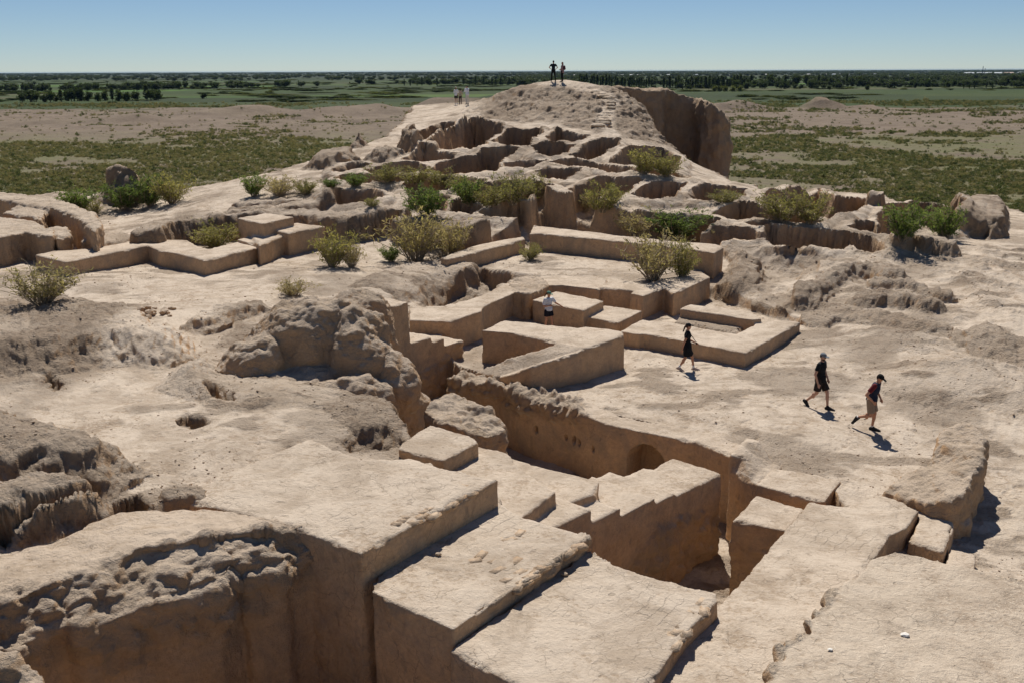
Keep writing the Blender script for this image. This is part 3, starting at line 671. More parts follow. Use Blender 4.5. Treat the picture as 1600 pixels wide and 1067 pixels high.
W1 = solid('trench_wall', 'long trench wall with an arched niche and small beam holes', 'wall', [(ft + bk, -2.1)], .045, 1, 0, M_plaster, 1.0, None, .04, carve=arch,
      crumble=lambda V, N: np.clip(1.3 * sstep(-V[:, 0], -xm, -xm + .6) * sstep(V[:, 2] + .35 * fbm(V, .8, 3, 137), -.75, -.35), 0, 1.2) + .12)
solid('sloped_pier', 'wedge shaped pier with a sloping rough side closing the trench', 'wall', [('loft', top([(1139,805),(1181,808),(1226,735),(1190,715)], -.0)[:0] + [P(1140,712,.4)[:2] + (-2.0,), P(1183,759,.02)[:2] + (-2.0,), P(1220,731,.02)[:2] + (-2.0,), P(1165,684,.4)[:2] + (-2.0,)],
      [P(1140,712,.4)[:2] + (0.0,), P(1183,759,.02), P(1220,731,.02), P(1165,684,.4)[:2] + (0.0,)]),
      ('loft', [P(1140,712,.4)[:2] + (-.1,), P(1183,759,.02)[:2] + (-.1,), P(1220,731,.02)[:2] + (-.1,), P(1165,684,.4)[:2] + (-.1,)], [P(1140,712,.4), P(1162,715,.4), P(1187,691,.4), P(1166,684,.4)])], .04, 1, .1, M_plaster)
solid('mudbrick_block', 'flat block with a straight front face level with the court beside the sloped pier', 'block', [(top([(1181,758),(1209,734),(1260,741),(1313,752),(1288,785),(1240,774)],.06), -2.0)], .045, 1, 0, M_plaster)
solid('mudbrick_block', 'tall square block standing down in the trench', 'block', [(top([(1143,813),(1181,775),(1258,796),(1227,830)],-.02), -2.05)], .045, 1, 0, M_plaster, crumble=lowraw(0, -.8, .5))
solid('broad_wall', 'broad flat topped wall with cracks and a stepped right side', 'wall', [
      (top([(1263,786,.2),(1306,795,.2),(1372,774,.2),(1412,784,.25),(1436,798,.25),(1416,827,.35),(1360,850,.4),(1300,830,.35)]), -2.0),
      (top([(1263,786,.2),(1400,800,.3),(1388,842,.4),(1365,875,.5),(1345,900,.6),(1300,960,.72),(1240,1010,.82),(1190,1100,.86),(960,1130,.9),(1055,1015,.9),(1105,962,.82),(1140,925,.68),(1158,907,.6),(1208,849,.38)]), -2.1)],
      .05, 1, 0, M_terrace, edge=.05)
solid('straw_platform', 'rough straw flecked mud platform with a broken ragged edge', 'platform', [(top([(1345,893),(1356,873),(1397,862),(1440,870),(1480,880),(1522,891),(1600,916),(1900,1000),(2000,1250),(1150,1250),(1206,1062),(1222,1010),(1262,988),(1262,965),(1292,948),(1302,925),(1322,905)],1.25), -.8)],
      .05, 3, 0, M_straw, 1.3, None, .10, crumble=rim(1.25, 1.3))
solid('mudbrick_block', 'low step block at the foot of the worn wall end', 'block', [(top([(1416,846),(1436,812),(1410,784),(1478,790),(1492,822),(1474,863)],.12), -1.0)], .045, 1, 0, M_plaster)
solid('mudbrick_block', 'lowest little step behind the straw flecked platform', 'block', [(top([(1474,885),(1482,860),(1523,868),(1523,895)],-.12), -1.0)], .04, 1, 0, M_plaster)
solid('eroded_wall', 'rounded eroded wall end with a furrowed side casting shade on bare ground', 'wall', [(top([(1378,770,.1),(1420,738,.38),(1446,732,.45),(1465,692,.95),(1483,669,1.05),(1516,666,1.05),(1543,686,1.0),(1530,722,.95),(1508,770,.75),(1484,786,.6),(1440,788,.35)]), -1.2),
      ('loft', [P(1478,800,-.2)[:2] + (-1.2,), P(1505,800,-.3)[:2] + (-1.2,), P(1525,838,-.4)[:2] + (-1.2,), P(1490,838,-.4)[:2] + (-1.2,)], [P(1480,798,-.1), P(1502,796,-.1), P(1512,820,-.15), P(1492,825,-.15)])],
      .045, 14, .5, M_clod, edge=.02, flute=.09, dirt=.0, big=.05)
# -- left: crumbled lumps
_bk = [(-160,905),(80,838),(185,797),(335,790),(444,813)]
_lo = [P(x, y, 2.1)[:2] + (1.6,) for x, y in _bk] + [P(x, y, 1.6) for x, y in [(500,852),(440,890),(300,928),(150,968),(0,1008),(-160,1052)]]
_hi = [P(x, y, 2.12) for x, y in _bk] + [P(x, y, 2.08) for x, y in [(470,822),(400,830),(300,850),(180,885),(60,915),(-160,965)]]
def jit(pts3, k, amt, seed):
    rg_ = np.random.default_rng(seed); o_ = []
    for i in range(len(pts3) - 1):
        for j in range(k):
            t = j / k; q_ = np.array(pts3[i]) * (1 - t) + np.array(pts3[i + 1]) * t; q_[:2] += rg_.normal(0, amt, 2) if j else 0; o_.append(tuple(q_))
    return o_ + [tuple(pts3[-1])]
_nb = len(_bk); _lo = _lo[:_nb] + jit(_lo[_nb:], 4, .10, 3); _hi = _hi[:_nb] + jit(_hi[_nb:], 4, .13, 4)
_rl = np.array([P(x, y, 1.85)[:2] for x, y in [(455,845),(400,862),(300,890),(150,930),(0,965),(-160,1008)]])
def l1rough(V, N):
    d, _ = d_line(_rl, V[:, 0], V[:, 1]); return .85 * sstep(.75 - d + .6 * fbm(V, .9, 3, 141), 0, .5) * sstep(V[:, 2] + .8 * fbm(V, .8, 4, 143), .75, 1.3) + .16
L1 = solid('crumbled_wall', 'huge crumbling mud wall with a clotted rim above the dark pit', 'wall', [([v[:2] + (1.61,) for v in _lo], -1.3), ('loft', [v[:2] + (1.5,) for v in _lo], _hi)], .045, 2, 0, M_clod, 1.0, None, .06, crumble=l1rough, big=.12, flute=.03)
solid('crumbled_mound', 'pale knobbly lump in the corner of the dark pit', 'mound', [(top([(-160,1010,2.4),(10,1020,2.4),(60,1046,2.2),(105,1075,2.0),(60,1180,1.8),(-160,1200,1.9)]), -1.2)], .045, 6, .8, M_clod, big=.08)
def at(px, py, z, dx=0, dy=0, dz=0): q_ = P(px, py, z); return Vector((q_[0] + dx, q_[1] + dy, q_[2] + dz))
M1 = solid('eroded_tower_stub', 'big eroded clay tower stub with a rugged crest and smooth hollow front', 'mound',
      [('ell', at(470,588,1.7,0,1.2), (1.75,1.35,2.05), .2), ('ell', at(395,604,1.6,0,1.0), (1.15,1.0,1.35), -.2), ('ell', at(440,590,1.7,-.2,1.3), (1.5,1.2,1.75), 0), ('ell', at(548,600,1.5,0,1.2), (1.2,1.5,1.75), .3),
       ('ell', at(450,606,1.6,0,1.2), (2.4,1.4,.5), .1), ('ell', at(598,640,.8,0,.9), (.85,1.1,1.5), .2), ('ell', at(625,660,.2,.1,.8), (.6,.9,1.0), 0), ('ell', at(540,530,2.0,0,.6), (1.5,1.4,1.3), 0), ('ell', at(520,640,1.2,.3,.8), (1.2,.9,.75), .2),
       ([at(330,606,1.6), at(430,618,1.6), at(520,612,1.6), at(560,580,1.6), at(520,540,1.6), at(400,560,1.6)], .8)],
      .045, 2, .5, M_clod, big=.38, flute=.08, crumble=lambda V, N: .55 * sstep(V[:, 2] + .9 * fbm(V, 1.1, 3, 147), 2.4, 3.4) + .4 * sstep(V[:, 0], -5.6, -4.4), dirt=.1)
solid('eroded_wall', 'rounded wall end with a furrowed side above the trench', 'wall', [(top([(660,640,1.5),(690,613,1.7),(714,613,1.7),(757,633,1.5),(783,655,1.25),(790,676,1.05),(760,682,1.15),(715,668,1.4),(680,655,1.5)]), -2.1)], .045, 9, .6, M_clod, flute=.14, big=.06, dirt=.0)
solid('mudbrick_block', 'flat block with a rounded edge between the terrace and the furrowed wall end', 'block', [(top([(622,701),(691,719),(746,691),(741,682),(672,662),(628,690)],1.72), -2.1)], .045, 1, 0, M_terrace, edge=.05)
# -- middle: plastered walls
_KA, _KB = np.array(P(545, 497, 2.62)), np.array(P(638, 471, 2.62)); _kn = np.array([_KB[1] - _KA[1], _KA[0] - _KB[0]]); _kn /= np.linalg.norm(_kn); _kb = _kn if (_kn @ VD) > 0 else -_kn
def PK(px, py):
    rx, ry, rz = ray(px, py); t = (_kn @ _KA[:2]) / (_kn @ np.array([rx, ry])); return np.array([rx * t, ry * t, HCAM + rz * t])
def ktread(l, r, thick, ext):
    a_, b_ = PK(*l), PK(*r); z = .5 * (a_[2] + b_[2]); d = (b_ - a_)[:2]; d /= np.linalg.norm(d); a2 = a_[:2] - d * ext; k_ = _kb * thick
    return [(a2[0], a2[1], z), (b_[0], b_[1], z), (b_[0] + k_[0], b_[1] + k_[1], z), (a2[0] + k_[0], a2[1] + k_[1], z)]
solid('plastered_wall', 'tall plastered corner wall rising behind the eroded tower stub', 'wall', [(ktread((545,497), (639,471), 1.5, .3), -1.2), (ktread((645,535), (675,525), 1.6, .5), -1.2), (ktread((677,532), (695,529), 1.5, .2), -1.2), (ktread((698,538), (723,532), 1.4, .2), -1.2)], .045, 1, 0, M_plaster, edge=.03, crumble=lowraw(0, .15, .7))
solid('low_step', 'low rounded step below the plain plaster wall', 'block', [(top([(643,507),(672,508),(697,516),(690,524),(643,540)],.62), -.3)], .05, 1, 0, M_plaster)
solid('plastered_wall', 'plastered wall with a dipping top beside the rubble hollow', 'wall', [(top([(640,500),(703,502),(752,486),(756,478),(805,457),(812,440),(797,441),(746,464),(704,480),(640,482)],1.12), -.3)], .05, 1, 0, M_plaster, edge=.03)
solid('eroded_wall', 'bulging eroded wall end with an orange lower face', 'wall', [(top([(801,459),(795,441),(822,432),(846,432),(856,444),(850,452),(830,460)],1.1), -.3)], .05, 3, .5, M_clod, flute=.08)
solid('retaining_wall', 'shaded wall under a crumbly overhanging rim behind the visitor in white', 'wall', [(top([(846,447),(838,432),(880,430),(950,438),(938,453),(880,446)],1.0), -.3)], .05, 1, 0, M_plaster, crumble=rim(1.0, 1.2))
solid('plastered_block', 'U shaped plastered block around a small yellow plant', 'block', [(top([(751,516),(765,511),(786,500),(834,505),(901,513),(915,511),(972,518),(976,524),(916,545,1.15),(829,573,.85),(800,584,.42),(775,590,.1),(738,581,.06),(790,561,.6),(872,536,1.15),(800,520)],1.2), -.25)], .05, 1, 0, M_plaster, edge=.045)
solid('plastered_block', 'square plastered block right behind the visitor in white', 'block', [(top([(832,469),(869,455),(944,470),(912,486)],.92), -.3), (top([(900,494),(945,478),(1003,487),(966,505),(940,500)],.55), -.3)], .045, 1, 0, M_plaster)
solid('plastered_wall', 'plastered corner wall with a notched top below the tallest dry bush', 'wall', [(top([(934,450),(990,455),(985,458),(1005,463),(1038,451),(1053,459),(1080,448),(1110,434),(1100,428),(1060,432),(1037,436),(1007,445),(981,439),(946,442)],1.03), -.3)], .05, 1, 0, M_plaster)
solid('plastered_block', 'low U shaped plastered block beside the walking woman in black', 'block', [(top([(968,518),(1003,500),(1050,505),(1151,523),(1184,505),(1175,497),(1251,505),(1165,553),(1066,533),(1007,522),(998,523)],.56), -.3), (top([(1063,484),(1080,476),(1174,488),(1190,500),(1176,501),(1155,498)],.72), -.3)], .045, 1, 0, M_plaster)
solid('plastered_wall', 'short low plastered wall beside the big dry bush', 'wall', [(top([(699,405),(688,402),(717,391),(776,375),(818,370),(822,373),(790,382)],1.62), .4)], .065, 1, 0, M_plaster)
solid('plastered_wall', 'long straight plastered wall behind the tallest dry bush', 'wall', [(top([(828,366),(842,365),(981,379),(1080,391),(1117,396),(1131,388),(1120,383),(1064,378),(989,371),(876,357),(834,352)],1.85), .4)], .065, 1, 0, M_plaster)
solid('plastered_wall', 'low zigzag plastered wall beside the brick ruin', 'wall', [(top([(55,396),(103,407),(165,395),(231,382),(250,390),(272,393),(320,405),(407,385),(397,378),(371,376),(325,388),(293,374),(229,370),(140,386),(80,390)],1.98), .6)], .065, 1, 0, M_plaster)
solid('plastered_block', 'stepped plaster blocks rising behind the zigzag wall', 'block', [(top([(371,373),(390,368),(430,376),(408,383)],2.1), .6), (top([(392,365),(407,360),(449,366),(434,371),(405,382)],2.25), .6), (top([(414,357),(465,347),(508,353),(450,363)],2.45), .6), (top([(372,340),(416,332),(459,338),(412,348)],2.95), .6)], .065, 1, 0, M_plaster)
GB = 'brick walls of the corner ruin'
solid('ruined_wall', 'tall pitted brick wall at the corner of the low zigzag wall', 'wall', [(top([(-70,380),(0,369),(41,361),(60,365),(83,367),(84,357),(70,352),(56,344),(0,336),(-70,331)],2.65), .6)], .08, 2, .35, M_plaster, 1.5, GB, .10, flute=.05, dirt=.2)
solid('ruined_wall', 'short pitted brick pier standing in front of the curved wall', 'wall', [(top([(72,354),(103,350),(111,358),(110,366),(90,370),(80,363)],2.55), .6)], .08, 2, .4, M_plaster, 1.5, GB, .10, flute=.05, dirt=.2)
solid('ruined_wall', 'curved ruined wall with brick courses showing along its top', 'wall', [(top([(-70,293),(0,297),(75,306),(103,313),(150,332),(160,350),(148,360),(131,346),(116,335),(77,321),(39,317),(0,310),(-70,308)],2.95), .6), (top([(5,330),(60,340),(80,322),(39,316)],2.75), .6), (top([(140,352),(162,348),(150,372),(128,376)],2.2), .6)], .085, 2, .45, M_plaster, 1.5, GB, .12, flute=.06, dirt=.25)
# -- worn bricks on the terrace edges
def bricks(parent, spots, z, ang, n, spread, size=(.34, .20, .10), seed=1):
    rg = random.Random(seed)
    bmeshes = []
    for v in range(4):
        bm = bmesh.new(); bmesh.ops.create_cube(bm, size=1.0)
        for vv in bm.verts:
            vv.co.x *= size[0] * rg.uniform(.85, 1.1); vv.co.y *= size[1] * rg.uniform(.85, 1.1); vv.co.z *= size[2] * rg.uniform(.8, 1.2)
        bmesh.ops.bevel(bm, geom=list(bm.edges), offset=.022, segments=2, affect='EDGES')
        me = bpy.data.meshes.new('brick'); bm.to_mesh(me); bm.free(); me.shade_smooth(); me.materials.append(M_brick); bmeshes.append(me)
    inv = parent.matrix_world.inverted() if False else None
    for (px, py) in spots:
        if rg.random() < .3: continue
        px += rg.gauss(0, 3); py += rg.gauss(0, 1.5)
        x, y, _ = P(px, py, z)
        o = bpy.data.objects.new('brick', rg.choice(bmeshes)); COL.objects.link(o); o.parent = parent
        o.location = (x - parent.location.x, y - parent.location.y, z - parent.location.z - size[2] * .5 + rg.uniform(-.022, .004))
        o.rotation_euler = (rg.gauss(0, .06), rg.gauss(0, .06), ang + rg.gauss(0, .25))
ua = math.atan2(.805, .593)
def rowspots(a, b, n, rows, off, rg):
    r = []
    for j in range(rows):
        for i in range(n):
            t = (i + .5 * (j % 2) + .5) / n
            r.append((a[0] + (b[0] - a[0]) * t + off[0] * j + rg.uniform(-2, 2), a[1] + (b[1] - a[1]) * t + off[1] * j + rg.uniform(-1, 1)))
    return r
rg = random.Random(3)
bricks(F1, rowspots((622,826),(742,763),12,2,(-13,-6),rg), 2.1, ua, 1, 1, seed=4)
bricks(F2, rowspots((800,915),(905,846),10,2,(-13,-6),rg) + rowspots((735,878),(815,828),7,3,(17,8),rg), 1.5, ua, 1, 1, seed=5)
bricks(F3, rowspots((1040,1022),(1108,945),7,2,(-14,-5),rg), 1.2, ua, 1, 1, seed=6)
# loose stones and a broken brick pile
def clodmesh(seed, r=1.0):
    bm = bmesh.new(); bmesh.ops.create_icosphere(bm, subdivisions=2, radius=r)
    c = np.array([v.co for v in bm.verts]); n = fbm(c + seed * 9, r * .9, 3, seed)
    for v, k_ in zip(bm.verts, n): v.co *= 1 + .45 * k_
    for v in bm.verts: v.co.z *= .7
    me = bpy.data.meshes.new('stone'); bm.to_mesh(me); bm.free(); me.materials.append(M_clod); return me
CL = [clodmesh(i) for i in range(5)]
pl_ = PH(235, 487); pile = empty('brick_pile', pl_); tag(pile, 'small pile of broken brick lumps on the open ground', 'rubble')
rg = random.Random(9)
for i in range(26):
    o = link('brick_lump', CL[i % 5], None, pile); s = rg.uniform(.07, .17); a = rg.uniform(0, 6.28); r_ = abs(rg.gauss(0, .42))
    x, y = r_ * math.cos(a) * 1.4, r_ * math.sin(a); o.location = (x, y, hz(pl_.x + x, pl_.y + y) - pl_.z + s * .3 + max(0, .16 - r_ * .25) * rg.random())
    o.scale = (s * rg.uniform(.8, 1.5), s, s); o.rotation_euler = (0, 0, rg.uniform(0, 6))
for px, py, z, s, lab in [(684,866,1.52,.045,'small loose stone at the foot of the highest terrace face'),(881,898,1.22,.05,'small loose stone at the foot of the middle terrace face'),(1413,995,1.26,.05,'white pebble on the straw flecked platform'),(1296,1017,1.26,.03,'tiny white pebble near the ragged platform edge')]:
    o = link('loose_stone', CL[0].copy(), None); o.location = P(px, py, z); o.location.z += s * .45; o.scale = (s * 1.4, s, s); tag(o, lab, 'stone')
    if 'white' in lab: o.data.materials.clear(); o.data.materials.append(plain_mat('white_stone', (.75, .72, .66)))
# loose crumbs of mud on the ground
def gravel():
    rs_ = np.random.default_rng(77); n = 20000; Yg = 14 * np.exp(rs_.random(n) * math.log(60 / 14)); Ug = rs_.uniform(-.55, .55, n); Xg = Ug * (Yg + 1.5)
    r = np.clip(np.searchsorted(ys, Yg), 0, R_ - 1); c = np.clip(np.searchsorted(us, Ug), 0, C_ - 1)
    dens = fbm(p3(Xg, Yg), 1.5, 3, 151) + .9 * RG[r, c] + .25 * rs_.random(n); k = (dens > .25) & (Z[r, c] > -.6) & (slope[r, c] < 1.0)
    r, c, Yg = r[k], c[k], Yg[k]; n = len(r); sz = (.008 + .028 * rs_.random(n) ** 4) * np.interp(Yg, [14, 60], [.8, 1.6])
    o = V3[r, c] + np.stack([rs_.normal(0, .02, n), rs_.normal(0, .02, n), sz * .3], -1)
    return o, np.stack([sz * rs_.uniform(.8, 1.6, n), sz, sz * rs_.uniform(.6, 1, n)], -1), rs_.uniform(0, 6.28, n), rs_.integers(0, 4, n)
GRAVEL = gravel()
# earth steps cut into the hill
st = empty('earth_steps', PH(945, 200, 70)); tag(st, 'worn earth steps climbing the mound', 'steps')
sb = bmesh.new(); bmesh.ops.create_cube(sb, size=1.0); bmesh.ops.bevel(sb, geom=list(sb.edges), offset=.12, segments=2, affect='EDGES'); sme = bpy.data.meshes.new('step'); sb.to_mesh(sme); sb.free(); sme.shade_smooth(); sme.materials.append(M_ground)
rg = random.Random(5); prev = None
for i in range(15):
    t = i / 14; px = np.interp(t, [0, .35, .6, .8, 1], [938, 950, 957, 950, 932]); py = np.interp(t, [0, .35, .6, .8, 1], [197, 178, 163, 153, 145])
    w_ = PH(px, py, 70); o = link('step', sme, None, st)
    o.location = w_ - st.location + Vector((rg.gauss(0, .1), .12, -.03)); o.scale = (rg.uniform(.7, 1.2), .5, .28); o.rotation_euler = (.12, 0, rg.gauss(.1, .12))
# the great tower behind
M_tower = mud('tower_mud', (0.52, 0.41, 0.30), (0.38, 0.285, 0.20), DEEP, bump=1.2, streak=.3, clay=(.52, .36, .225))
tw = [(8.5,99,8.4),(8.5,95,8.5),(11.5,94.2,8.5),(14.0,94.6,8.3),(14.6,97.2,8.3),(17.5,97.2,7.7),(17.7,94.6,7.5),(18.2,93.6,7.2),(19.4,93.2,6.4),(20.3,94.0,5.2),(20.7,96,5.4),(20.8,101,6.0)]
solid('mudbrick_tower', 'massive mudbrick tower with a sheer shaded face and rounded pier', 'tower', [(tw, -14.5)], .19, 2, .9, M_tower, 2.0, None, .15, flute=.16, big=.45, dirt=.2)

# ------------------------------------------------------------------ the plain
ZP = -14.0
yr = np.concatenate([np.linspace(40, 170, 40), np.geomspace(172, 1200, 300), np.geomspace(1210, 32000, 40)])
ur = np.linspace(-.75, .75, 300)
PXg = ur[None, :] * (yr[:, None] + 20); PYg = np.repeat(yr[:, None], len(ur), 1)
PZ = np.full(PXg.shape, ZP)
pp = p3(PXg, PYg)
PZ += np.where(PYg < 1500, .5 * fbm(pp, 40, 4, 201) + .25 * fbm(pp, 9, 3, 203), 0) + sstep(PYg, 380, 430) * (1 - sstep(PYg, 640, 720)) * np.where(PXg < 60, 1.0, .5) * (1.6 * fbm(pp, 22, 4, 205, .55, True) + .3)
def crest(pts_, wd, hs=1.0):
    """town wall ridge worn to a bank: crest pixels + distance"""
    global PZ
    q = np.array([PY(*c) for c in pts_]); X = PXg + 9 * fbm(pp, 45, 3, 207); Y = PYg + 9 * fbm(pp, 45, 3, 208)
    d, t = d_line(q[:, :2], X, Y); h = np.interp(t, np.arange(len(q)), q[:, 2]) - ZP
    h = np.clip(h, 0, None) * (1 + .25 * fbm(pp, 16, 4, 211))
    PZ = np.maximum(PZ, ZP + h * np.exp(-(d / wd) ** 2) * hs)
crest([(-120,190,470),(0,190,470),(67,186,475),(145,186,480),(199,177,480),(253,186,490),(337,172,540),(412,165,560),(472,174,555),(526,169,570),(600,166,590),(640,170,600),(760,163,640)], 19, 1.25)
crest([(-200,206,400),(100,204,410),(330,198,430),(520,196,440)], 14, .9)
crest([(690,152,640),(745,152,650),(790,160,660)], 14)
crest([(1130,160,620),(1165,157,630),(1200,166,640)], 9)
crest([(1272,164,640),(1284,152,640),(1302,151,640),(1310,158,640)], 4.5, 1.1)
crest([(1240,170,640),(1290,168,640),(1345,166,640),(1365,166,640),(1372,172,640)], 7)
crest([(1390,179,560),(1450,177,560),(1600,176,570),(1750,176,570)], 20)
crest([(1320,198,470),(1345,193,470),(1370,199,470)], 7)
crest([(50,181,520),(60,177,520),(70,181,520)], 3)
me = mesh_np('plain', np.stack([PXg, PYg, PZ], -1).reshape(-1, 3), quads(*PXg.shape), True)
def plain_mud():
    m, nt, b = newmat('plain_soil'); p = pos(nt)
    sp_ = nt.nodes.new('ShaderNodeSeparateXYZ'); nt.links.new(p, sp_.inputs[0])
    n1 = noise(nt, p, .012, 5, .6); n2 = noise(nt, p, .07, 5, .65); n3 = noise(nt, p, .6, 4, .7)
    soil = ramp(nt, math_(nt, 'ADD', math_(nt, 'MULTIPLY', n2, .6), math_(nt, 'MULTIPLY', n3, .4)), [(.35, (.115, .088, .066)), (.65, (.215, .168, .128))])
    herb = ramp(nt, n3, [(.3, (.075, .088, .034)), (.7, (.15, .145, .065))])
    # low herbs on the nearer plain, in patches
    zone = math_(nt, 'MULTIPLY', ramp(nt, math_(nt, 'ADD', math_(nt, 'MULTIPLY', n1, .7), math_(nt, 'MULTIPLY', n2, .5)), [(.5, (0, 0, 0)), (.68, (1, 1, 1))]), ramp(nt, math_(nt, 'DIVIDE', sp_.outputs[1], 1000.0), [(.36, (1, 1, 1)), (.42, (.1, .1, .1))]))
    zone.node.use_clamp = True
    c = mixc(nt, math_(nt, 'MULTIPLY', zone, .85), soil, herb)
    # irrigated strips farther out
    v = nt.nodes.new('ShaderNodeTexVoronoi'); v.distance = 'CHEBYCHEV'; v.inputs['Scale'].default_value = 1.0; v.inputs['Randomness'].default_value = .8
    nt.links.new(pos(nt, (.003, .0085, 0), .05), v.inputs['Vector'])
    sc = nt.nodes.new('ShaderNodeSeparateColor'); nt.links.new(v.outputs['Color'], sc.inputs[0])
    fld = ramp(nt, sc.outputs[0], [(0, (.024, .038, .012)), (.3, (.04, .068, .016)), (.5, (.06, .085, .024)), (.68, (.028, .042, .013)), (.78, (.045, .075, .018)), (.86, (.09, .20, .026)), (1, (.10, .09, .05))])
    fld = mixc(nt, .4, fld, ramp(nt, noise(nt, pos(nt, (.05, .22, 0), .05), 1.0, 5, .7), [(.42, (.012, .02, .009)), (.58, (.055, .068, .026))]))
    edge = ramp(nt, math_(nt, 'ADD', math_(nt, 'DIVIDE', sp_.outputs[1], 1000.0), math_(nt, 'MULTIPLY', n1, .25)), [(.76, (0, 0, 0)), (.80, (1, 1, 1))])
    c = mixc(nt, edge, c, fld)
    farf = ramp(nt, math_(nt, 'DIVIDE', sp_.outputs[1], 10000.0), [(.15, (0, 0, 0)), (.45, (1, 1, 1))])
    c = mixc(nt, farf, c, ramp(nt, noise(nt, pos(nt, (.004, .0012, 0)), 1.0, 4), [(.4, (.024, .036, .018)), (.65, (.045, .054, .028))]))
    nt.links.new(c, b.inputs['Base Color'])
    bp = nt.nodes.new('ShaderNodeBump'); bp.inputs['Strength'].default_value = .6; bp.inputs['Distance'].default_value = .6; nt.links.new(n3, bp.inputs['Height']); nt.links.new(bp.outputs[0], b.inputs['Normal'])
    return m
plain = link('plain', me, plain_mud()); tag(plain, 'flat plain of scrub, bare earth and irrigated fields', None, None, 'structure')
def pzz(x, y):
    r = np.clip(np.searchsorted(yr, y), 0, len(yr) - 1); c = np.clip(np.searchsorted(ur, x / (y + 20)), 0, len(ur) - 1)
    return PZ[r, c]

# ------------------------------------------------------------------ plants
def leaf_cloud(cen, n, size, seed, flat=1.0, up=0.0):
    """n small leaf triangles/quads around the given centres"""
    rg = np.random.default_rng(seed); k = len(cen)
    c = cen[rg.integers(0, k, n)] if n != k else cen
    a = rg.normal(size=(n, 3)); a[:, 2] += up; a /= np.linalg.norm(a, axis=1, keepdims=True)
    b = np.cross(a, rg.normal(size=(n, 3))); b /= np.linalg.norm(b, axis=1, keepdims=True) + 1e-9
    s = size * rg.uniform(.6, 1.4, (n, 1)); w_ = s * flat
    V = np.stack([c - b * w_ * .5, c + b * w_ * .5, c + a * s + b * w_ * .25, c + a * s - b * w_ * .25], 1)
    return V.reshape(-1, 3), np.arange(n * 4).reshape(n, 4)
def tube(path, r0, r1, sides=4):
    V, Fc = [], []
    path = np.array(path); n = len(path)
    for i in range(n):
        t = path[min(i + 1, n - 1)] - path[max(i - 1, 0)]; t = t / (np.linalg.norm(t) + 1e-9)
        a = np.cross(t, [0.3, .9, .1]); a /= np.linalg.norm(a) + 1e-9; b = np.cross(t, a); r = r0 + (r1 - r0) * i / (n - 1)
        for k in range(sides):
            g_ = 2 * math.pi * k / sides; V.append(path[i] + r * (a * math.cos(g_) + b * math.sin(g_)))
    for i in range(n - 1):
        for k in range(sides):
            Fc.append((i * sides + k, i * sides + (k + 1) % sides, (i + 1) * sides + (k + 1) % sides, (i + 1) * sides + k))
    return V, Fc
def merge(parts):
    V, Fc, o = [], [], 0
    for v, f in parts:
        v = np.asarray(v); f = np.asarray(f); V.append(v); Fc.append(f + o); o += len(v)
    return np.concatenate(V), np.concatenate(Fc)
def bush_mesh(seed, dense, dry, leaf, stems=26, spread=.75):
    """unit bush: about 1 m wide and 1 m high; dry ones show their stems"""
    rg = np.random.default_rng(seed); st, cen = [], []
    for i in range(stems):
        a = rg.uniform(0, 2 * math.pi); lean = spread * math.sqrt(rg.uniform(.02, 1)); L = rg.uniform(.6, 1.05) * (1.05 - .35 * lean)
        p = np.array([.10 * math.cos(a) * rg.random(), .10 * math.sin(a) * rg.random(), 0.]); path = [p]; d = np.array([math.cos(a) * lean, math.sin(a) * lean, 1.0]); d /= np.linalg.norm(d)
        for k in range(5):
            d = d + rg.normal(0, .10, 3) + np.array([0, 0, .05]); d /= np.linalg.norm(d); p = p + d * L / 5; path.append(p)
        st.append(tube(path, .011, .004, 3))
        for j in range(7):                                # side twigs
            t0 = rg.integers(1, 6); q = path[t0]; td = d + rg.normal(0, .55, 3); td[2] = abs(td[2]) * .8 + .1; td /= np.linalg.norm(td); tl = rg.uniform(.12, .28)
            e = q + td * tl; st.append(tube([q, (q + e) / 2 + rg.normal(0, .01, 3), e], .005, .002, 3))
            for s_ in np.linspace(.25, 1.05, 8): cen.append(q + td * tl * s_ + rg.normal(0, .022, 3))
        for k in range(2, 6):
            for _ in range(4): cen.append(path[k] + rg.normal(0, .03, 3))
    cen = np.array(cen); cen = cen[cen[:, 2] > (.22 if dry else .06)]
    SV, SF = merge(st); ext = np.percentile(np.abs(cen[:, :2]), 97); zt = np.percentile(cen[:, 2], 99); sc_ = np.array([.5 / ext, .5 / ext, 1 / zt]); SV = SV * sc_; cen = cen * sc_; LV, LF = leaf_cloud(cen, dense, leaf, seed, .28, .9)
    return mesh_np('stems', SV, SF), mesh_np('foliage', LV, LF, False)
LM = {'dry': leaf_mat('dry_foliage', [(.28, .23, .12), (.36, .30, .16), (.31, .27, .13), (.22, .19, .09)]),
      'olive': leaf_mat('olive_foliage', [(.18, .175, .055), (.25, .235, .085), (.29, .26, .11), (.13, .14, .042)]),
      'green': leaf_mat('green_foliage', [(.095, .14, .035), (.135, .19, .05), (.17, .21, .07), (.07, .105, .028)]),
      'yellow': leaf_mat('yellow_foliage', [(.20, .17, .05), (.27, .23, .07), (.16, .15, .04)])}
M_stem = plain_mat('bare_twig', (.36, .29, .205), .25)
BV = {'dry': [bush_mesh(s, 1500, True, .07, 46, .8) for s in (11, 12)], 'olive': [bush_mesh(s, 2100, False, .075, 34) for s in (21, 22, 23)], 'green': [bush_mesh(s, 2600, False, .085, 32, .6) for s in (31, 32, 33)], 'yellow': [bush_mesh(41, 1500, False, .08, 16, 1.1)]}
for k, vs in BV.items():
    for s, l in vs: s.materials.append(M_stem); l.materials.append(LM[k])
